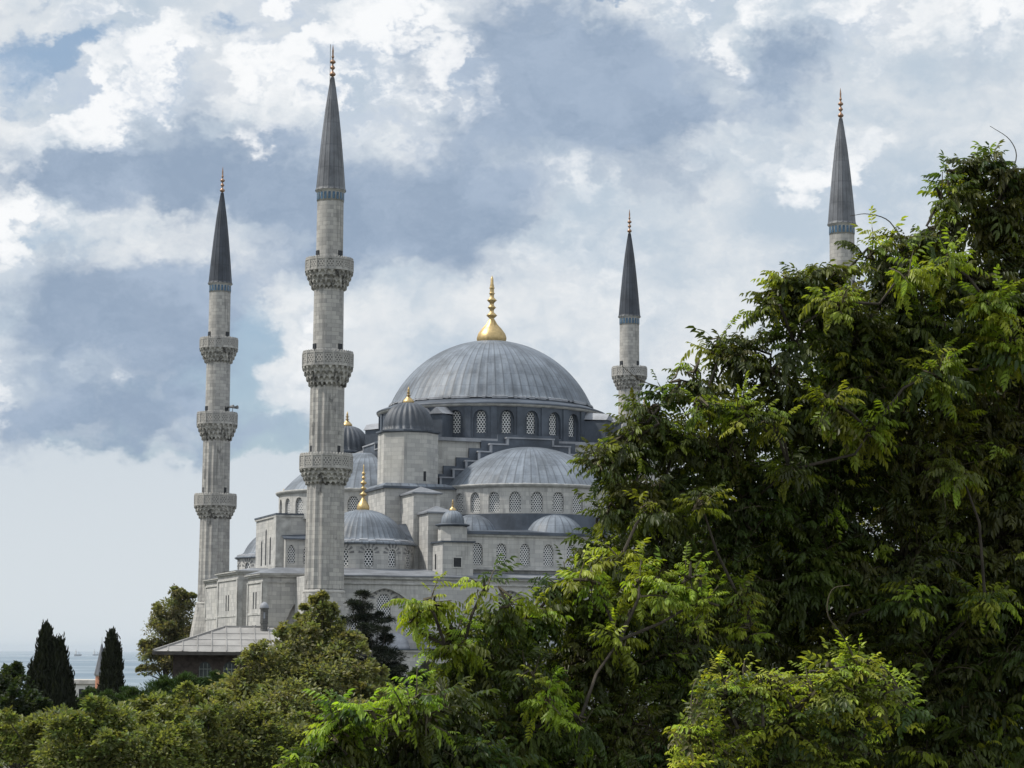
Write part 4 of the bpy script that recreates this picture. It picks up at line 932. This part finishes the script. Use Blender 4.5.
    mass_tree('green_bush', 'small dark green bush at the foot of the gallery arch', 'shrub', ground_at(425, 160), [(424,690,16,160),(445,686,16,160),(408,702,18,160),(432,708,22,160)], 28, (.045, .065, .03), .4, 420)
    mass_tree('green_bush', 'low bushes between the two cypresses beside the white house', 'shrub', ground_at(92, 190), [(86,706,10,190),(98,700,9,190),(80,715,12,190),(118,702,10,190),(104,716,14,190)], 29, (.035, .055, .025), .5, 420)
NEEDLE = (lambda r: (np.array(r[0]), np.array(r[1])))(leaflet([0, 0, 0], [1, 0, 0], 1.0, .16, .1, .1))
def cypress(label, px, D, ytop, ybot, wpx, seed, tops):
    g = np.random.default_rng(seed); b = ground_at(px, D); root = empty('cypress', b, label, 'tree', 'cypresses by the sea view')
    zt = at(px, ytop, D).z; r = wpx/FPX*D
    w = MB(); w.tube([(0, 0, 0), (0, .05, zt*.5), (0, 0, zt*.95)], .22, .03, 7); w.build('trunk', 'bark', root, False)
    pos, X, S, C, U = [], [], [], [], []
    for (dx, top, rr) in tops:
        ztop = at(px, top, D).z; n = int(3400*rr)
        for i in range(n):
            t = g.random(); z = .6+(ztop-.6)*t; rad = r*rr*(1-t)**.55*(.55+.45*min(1, t*6))*(1+.16*math.sin(9*t+seed)+g.normal()*.10)
            a = g.uniform(0, 2*PI); q = np.array([dx/FPX*D+rad*math.cos(a), rad*math.sin(a), z]); out = np.array([math.cos(a), math.sin(a), 0])
            m = 5
            pos.append(q+g.normal(size=(m, 3))*np.array([.12, .12, .28])); X.append(unit(out*.35+np.array([0, 0, 1.1])+g.normal(size=(m, 3))*.28)); U.append(out+g.normal(size=(m, 3))*.3)
            S.append(g.uniform(.22, .5, m)); C.append(np.array([.017, .021, .011])*g.uniform(.6, 1.4)*np.ones((m, 1)))
    leaf_object('crown', SIMPLE[0]*np.array([1, .55, 1]), SIMPLE[1], np.concatenate(pos), np.concatenate(X), np.concatenate(U), np.concatenate(S), np.concatenate(C), M['needle'], root)
cypress('tall dark cypress with two tips at far left above the bushes', 50, 150, 622, 735, 26, 41, [(-4, 634, .70), (8, 648, .80), (-13, 670, .7), (17, 676, .5)])
cypress('slim dark cypress right of the small brick tower', 112, 175, 627, 700, 13, 42, [(0, 639, .85), (3, 650, .9), (-3, 656, .8)])
vegetation()

# ================================================================== SMALL BUILDINGS AND SHIPS
def pavilion():
    b = at(153, 651, 178); RZ = .14
    root = empty('pavilion', (b.x, b.y, 0), 'low pavilion with a pale lead hipped roof and dark walls left of the mosque', 'pavilion', rz=RZ)
    ze = at(153, 651, 178).z; zr = ze+1.95; Lx = 17.0; Ly = 12.0
    w = MB(); mp = lambda a, z, d: (a, 1.5+d, z); xs = 1.55; pn = []
    for i in range(6):
        ac = 4.05+i*1.9; P = opening(w, mp, xs, ac+.95, 0, ze-.1, ac, 1.0, ze-2.6, ze-1.35, ze-.8, .15); xs = ac+.95; pn.append((P, ac))
    w.face([(xs, 1.5, 0), (Lx-1.5, 1.5, 0), (Lx-1.5, 1.5, ze-.1), (xs, 1.5, ze-.1)])
    w.face([(1.55, Ly-1.5, 0), (1.55, 1.5, 0), (1.55, 1.5, ze-.1), (1.55, Ly-1.5, ze-.1)]); w.face([(Lx-1.5, 1.5, 0), (Lx-1.5, Ly-1.5, 0), (Lx-1.5, Ly-1.5, ze-.1), (Lx-1.5, 1.5, ze-.1)])
    wall = w.build('wall', plain('dark_brick', (.05, .04, .036), .9, 0, .4, 3), root)
    gl = plain('window_glass', (.035, .045, .045), .25)
    for P, ac in pn:
        o = MB(); 
        for i in range(len(P)-1): o.face([mp(P[i][0], ze-2.6, .12), mp(P[i+1][0], ze-2.6, .12), mp(*P[i+1], .12), mp(*P[i], .12)])
        wn = o.build('window', gl, root)
        f = MB()
        for dx in (-.46, -.15, .15, .44): f.box(ac+dx, ac+dx+.04, 1.55, 1.61, ze-2.6, ze-.95)
        for dz in (-2.5, -2.0, -1.4): f.box(ac-.48, ac+.48, 1.55, 1.605, ze+dz, ze+dz+.05)
        f.build('frame', plain('pale_frame', (.22, .25, .23), .6) if 'pf' not in M else M['pf'], wn)
    r = MB(); rx0, rx1, ry = 5.6, Lx-5.6, Ly/2
    c = [(0, 0, ze), (Lx, 0, ze), (Lx, Ly, ze), (0, Ly, ze)]; a, bb = (rx0, ry, zr), (rx1, ry, zr)
    r.face([c[0], c[1], bb, a]); r.face([c[2], c[3], a, bb]); r.face([c[3], c[0], a]); r.face([c[1], c[2], bb]); r.face(c[::-1])
    M['roof_sheet'] = lead('weathered_lead_roof', (.26, .25, .24), False, .65, .2)
    ro = r.build('roof', 'roof_sheet', root)
    e = MB(); e.box(-.06, Lx+.06, -.06, .06, ze-.28, ze-.02); e.box(-.06, .06, .06, Ly, ze-.28, ze-.02); e.build('eave_board', plain('eave_timber', (.06, .055, .05), .8), ro)
    s = MB()                                                # standing seams and laps on the sheets
    def seam_(p, q, w_=.035, h=.07): 
        p, q = Vector(p), Vector(q); d = (q-p).normalized(); x = d.cross(Vector((0, 0, 1))).normalized()*w_; u = Vector((0, 0, h)); l = Vector((0, 0, -.01))
        s.face([p-x+l, q-x+l, q-x+u, p-x+u]); s.face([q+x+l, p+x+l, p+x+u, q+x+u]); s.face([p-x+u, q-x+u, q+x+u, p+x+u])
    for i in range(1, 15):
        x = Lx*i/15; t = min(1, x/rx0, (Lx-x)/(Lx-rx1)); seam_((x, 0, ze), (x, ry*t, ze+(zr-ze)*t))
    for i in range(1, 9):
        y = Ly*i/9; t = min(y, Ly-y)/ry; seam_((0, y, ze), (rx0*t, y, ze+(zr-ze)*t))
    for t in (.22, .47, .72): seam_((rx0*t, ry*t, ze+(zr-ze)*t), (Lx-rx0*t, ry*t, ze+(zr-ze)*t), .02, .04)
    seam_(c[0], a, .07, .12); seam_(c[1], bb, .07, .12); seam_(a, bb, .07, .12); s.build('roof_seam', 'roof_sheet', ro)
    # stone chimney with a little dome
    cx, cy = 8.7, 5.3; z0 = zr-.5
    k = MB(); oc = lambda R_: [(cx+R_*math.cos(PI/8+i*PI/4), cy+R_*math.sin(PI/8+i*PI/4)) for i in range(8)]
    k.prism(oc(.30), z0, zr+.3); k.prism(oc(.36), zr+.3, zr+.42); k.prism(oc(.33), zr+.42, zr+1.45); k.prism(oc(.40), zr+1.45, zr+1.56)
    ch = k.build('chimney', stone('chimney_stone', (.13, .128, .122), (.085, .083, .08), .3, .2), ro)
    k = MB(); k.lathe([(.37, zr+1.56), (.36, zr+1.7), (.26, zr+1.9), (.1, zr+2.02), (0, zr+2.05)], 24, (cx, cy))
    k.build('chimney_cap', 'lead_light', ro)
    k = MB(); k.box(cx-.07, cx+.07, cy-.34, cy-.28, zr+.7, zr+1.2); k.build('chimney_slot', 'lead_light', ro)
pavilion()
def brick_tower():
    b = at(101, 676, 230); root = empty('brick_tower', (b.x, b.y, 0), 'slender round brick tower with grey conical roof beside the slim cypress', 'tower')
    z = b.z; m = stone('orange_brick', (.42, .20, .125), (.34, .16, .105), .25, .09, .2, .1, 1.1)
    t = MB(); t.lathe([(.62, 0), (.55, z)], 20, uturn=3.6); t.build('wall', m, root)
    t = MB(); t.lathe([(.55, z-.02), (.66, z+.05), (.68, z+.15)], 20); t.build('cornice', 'trim', root)
    t = MB(); t.lathe([(.72, z+.12), (.55, z+.8), (.28, z+2.1), (.07, z+3.2)], 20); ro = t.build('roof', 'spire_a', root)
    t = MB(); t.tube([(0, 0, z+3.1), (0, 0, z+3.9)], .035, .015); t.build('spike', 'steel', ro)
brick_tower()
def white_house():
    b = at(58, 684, 245); root = empty('white_house', (b.x, b.y, 0), 'small white house with dark flat roof edge between the two cypresses', 'house'); z = b.z
    w = MB(); w.box(0, 4.1, 0, 6, 0, z); w.build('wall', plain('white_plaster', (.62, .61, .58), .9, 0, .08), root)
    r = MB(); r.box(-.2, 4.3, -.25, 6.2, z, z+.16); ro = r.build('roof', plain('roof_tar', (.10, .095, .09), .9), root)
    r = MB(); r.box(-.2, 4.3, -.30, -.253, z+.02, z+.42); r.box(-.2, 4.3, -.28, 6.2, z+.163, z+.45); r.build('parapet', plain('cream_parapet', (.5, .47, .43), .9), ro)
    for x in (2.5, 3.5):
        k = MB(); k.box(x-.25, x+.25, -.03, .05, z-1.5, z-.5); k.build('window', 'dark', root)
white_house()
def ships():
    hull = plain('ship_hull', (.10, .12, .15), .7); sup = plain('ship_white', (.5, .5, .5), .6)
    for px, D, L, Hh, lab in ((78, 19000, 58, 14, 'distant cargo ship on the sea horizon, taller one left of the brick tower'), (96.5, 21000, 66, 12, 'distant cargo ship on the sea horizon just left of the slim cypress')):
        p = at(px, 655, D); root = empty('cargo_ship', (p.x, p.y, SEA), lab, 'ship', 'ships on the horizon', .5)
        h = MB(); h.prism([(-L/2, -8), (L*.38, -8), (L/2, 0), (L*.38, 8), (-L/2, 8)], -1, Hh, True, [(-L/2-1, -9), (L*.40, -9), (L/2+4, 0), (L*.40, 9), (-L/2-1, 9)]); h.build('hull', hull, root)
        s = MB(); s.box(-L*.42, -L*.2, -7, 7, Hh, Hh+22); s.box(-L*.40, -L*.24, -5, 5, Hh+22, Hh+30); s.build('superstructure', sup, root)
        s = MB(); s.box(-L*.33, -L*.30, -1, 1, Hh+30, Hh+46); s.box(L*.1, L*.14, -1, 1, Hh, Hh+24); s.box(L*.28, L*.31, -1, 1, Hh, Hh+18); s.build('mast', hull, root)
ships()

# ================================================================== HAZE
def haze():
    m = bpy.data.materials.new('sea_haze'); m.use_nodes = True; k = NT(m.node_tree); out = k.n('ShaderNodeOutputMaterial')
    v = k.n('ShaderNodeVolumePrincipled'); v.inputs['Color'].default_value = (.80, .88, .96, 1); v.inputs['Density'].default_value = .5/26000; v.inputs['Anisotropy'].default_value = .2
    k.t.links.new(v.outputs[0], out.inputs['Volume'])
    h = MB(); h.box(-62000, 62000, -400, 101000, -46, 160); tag(h.build('haze', m), kind='stuff')
haze()
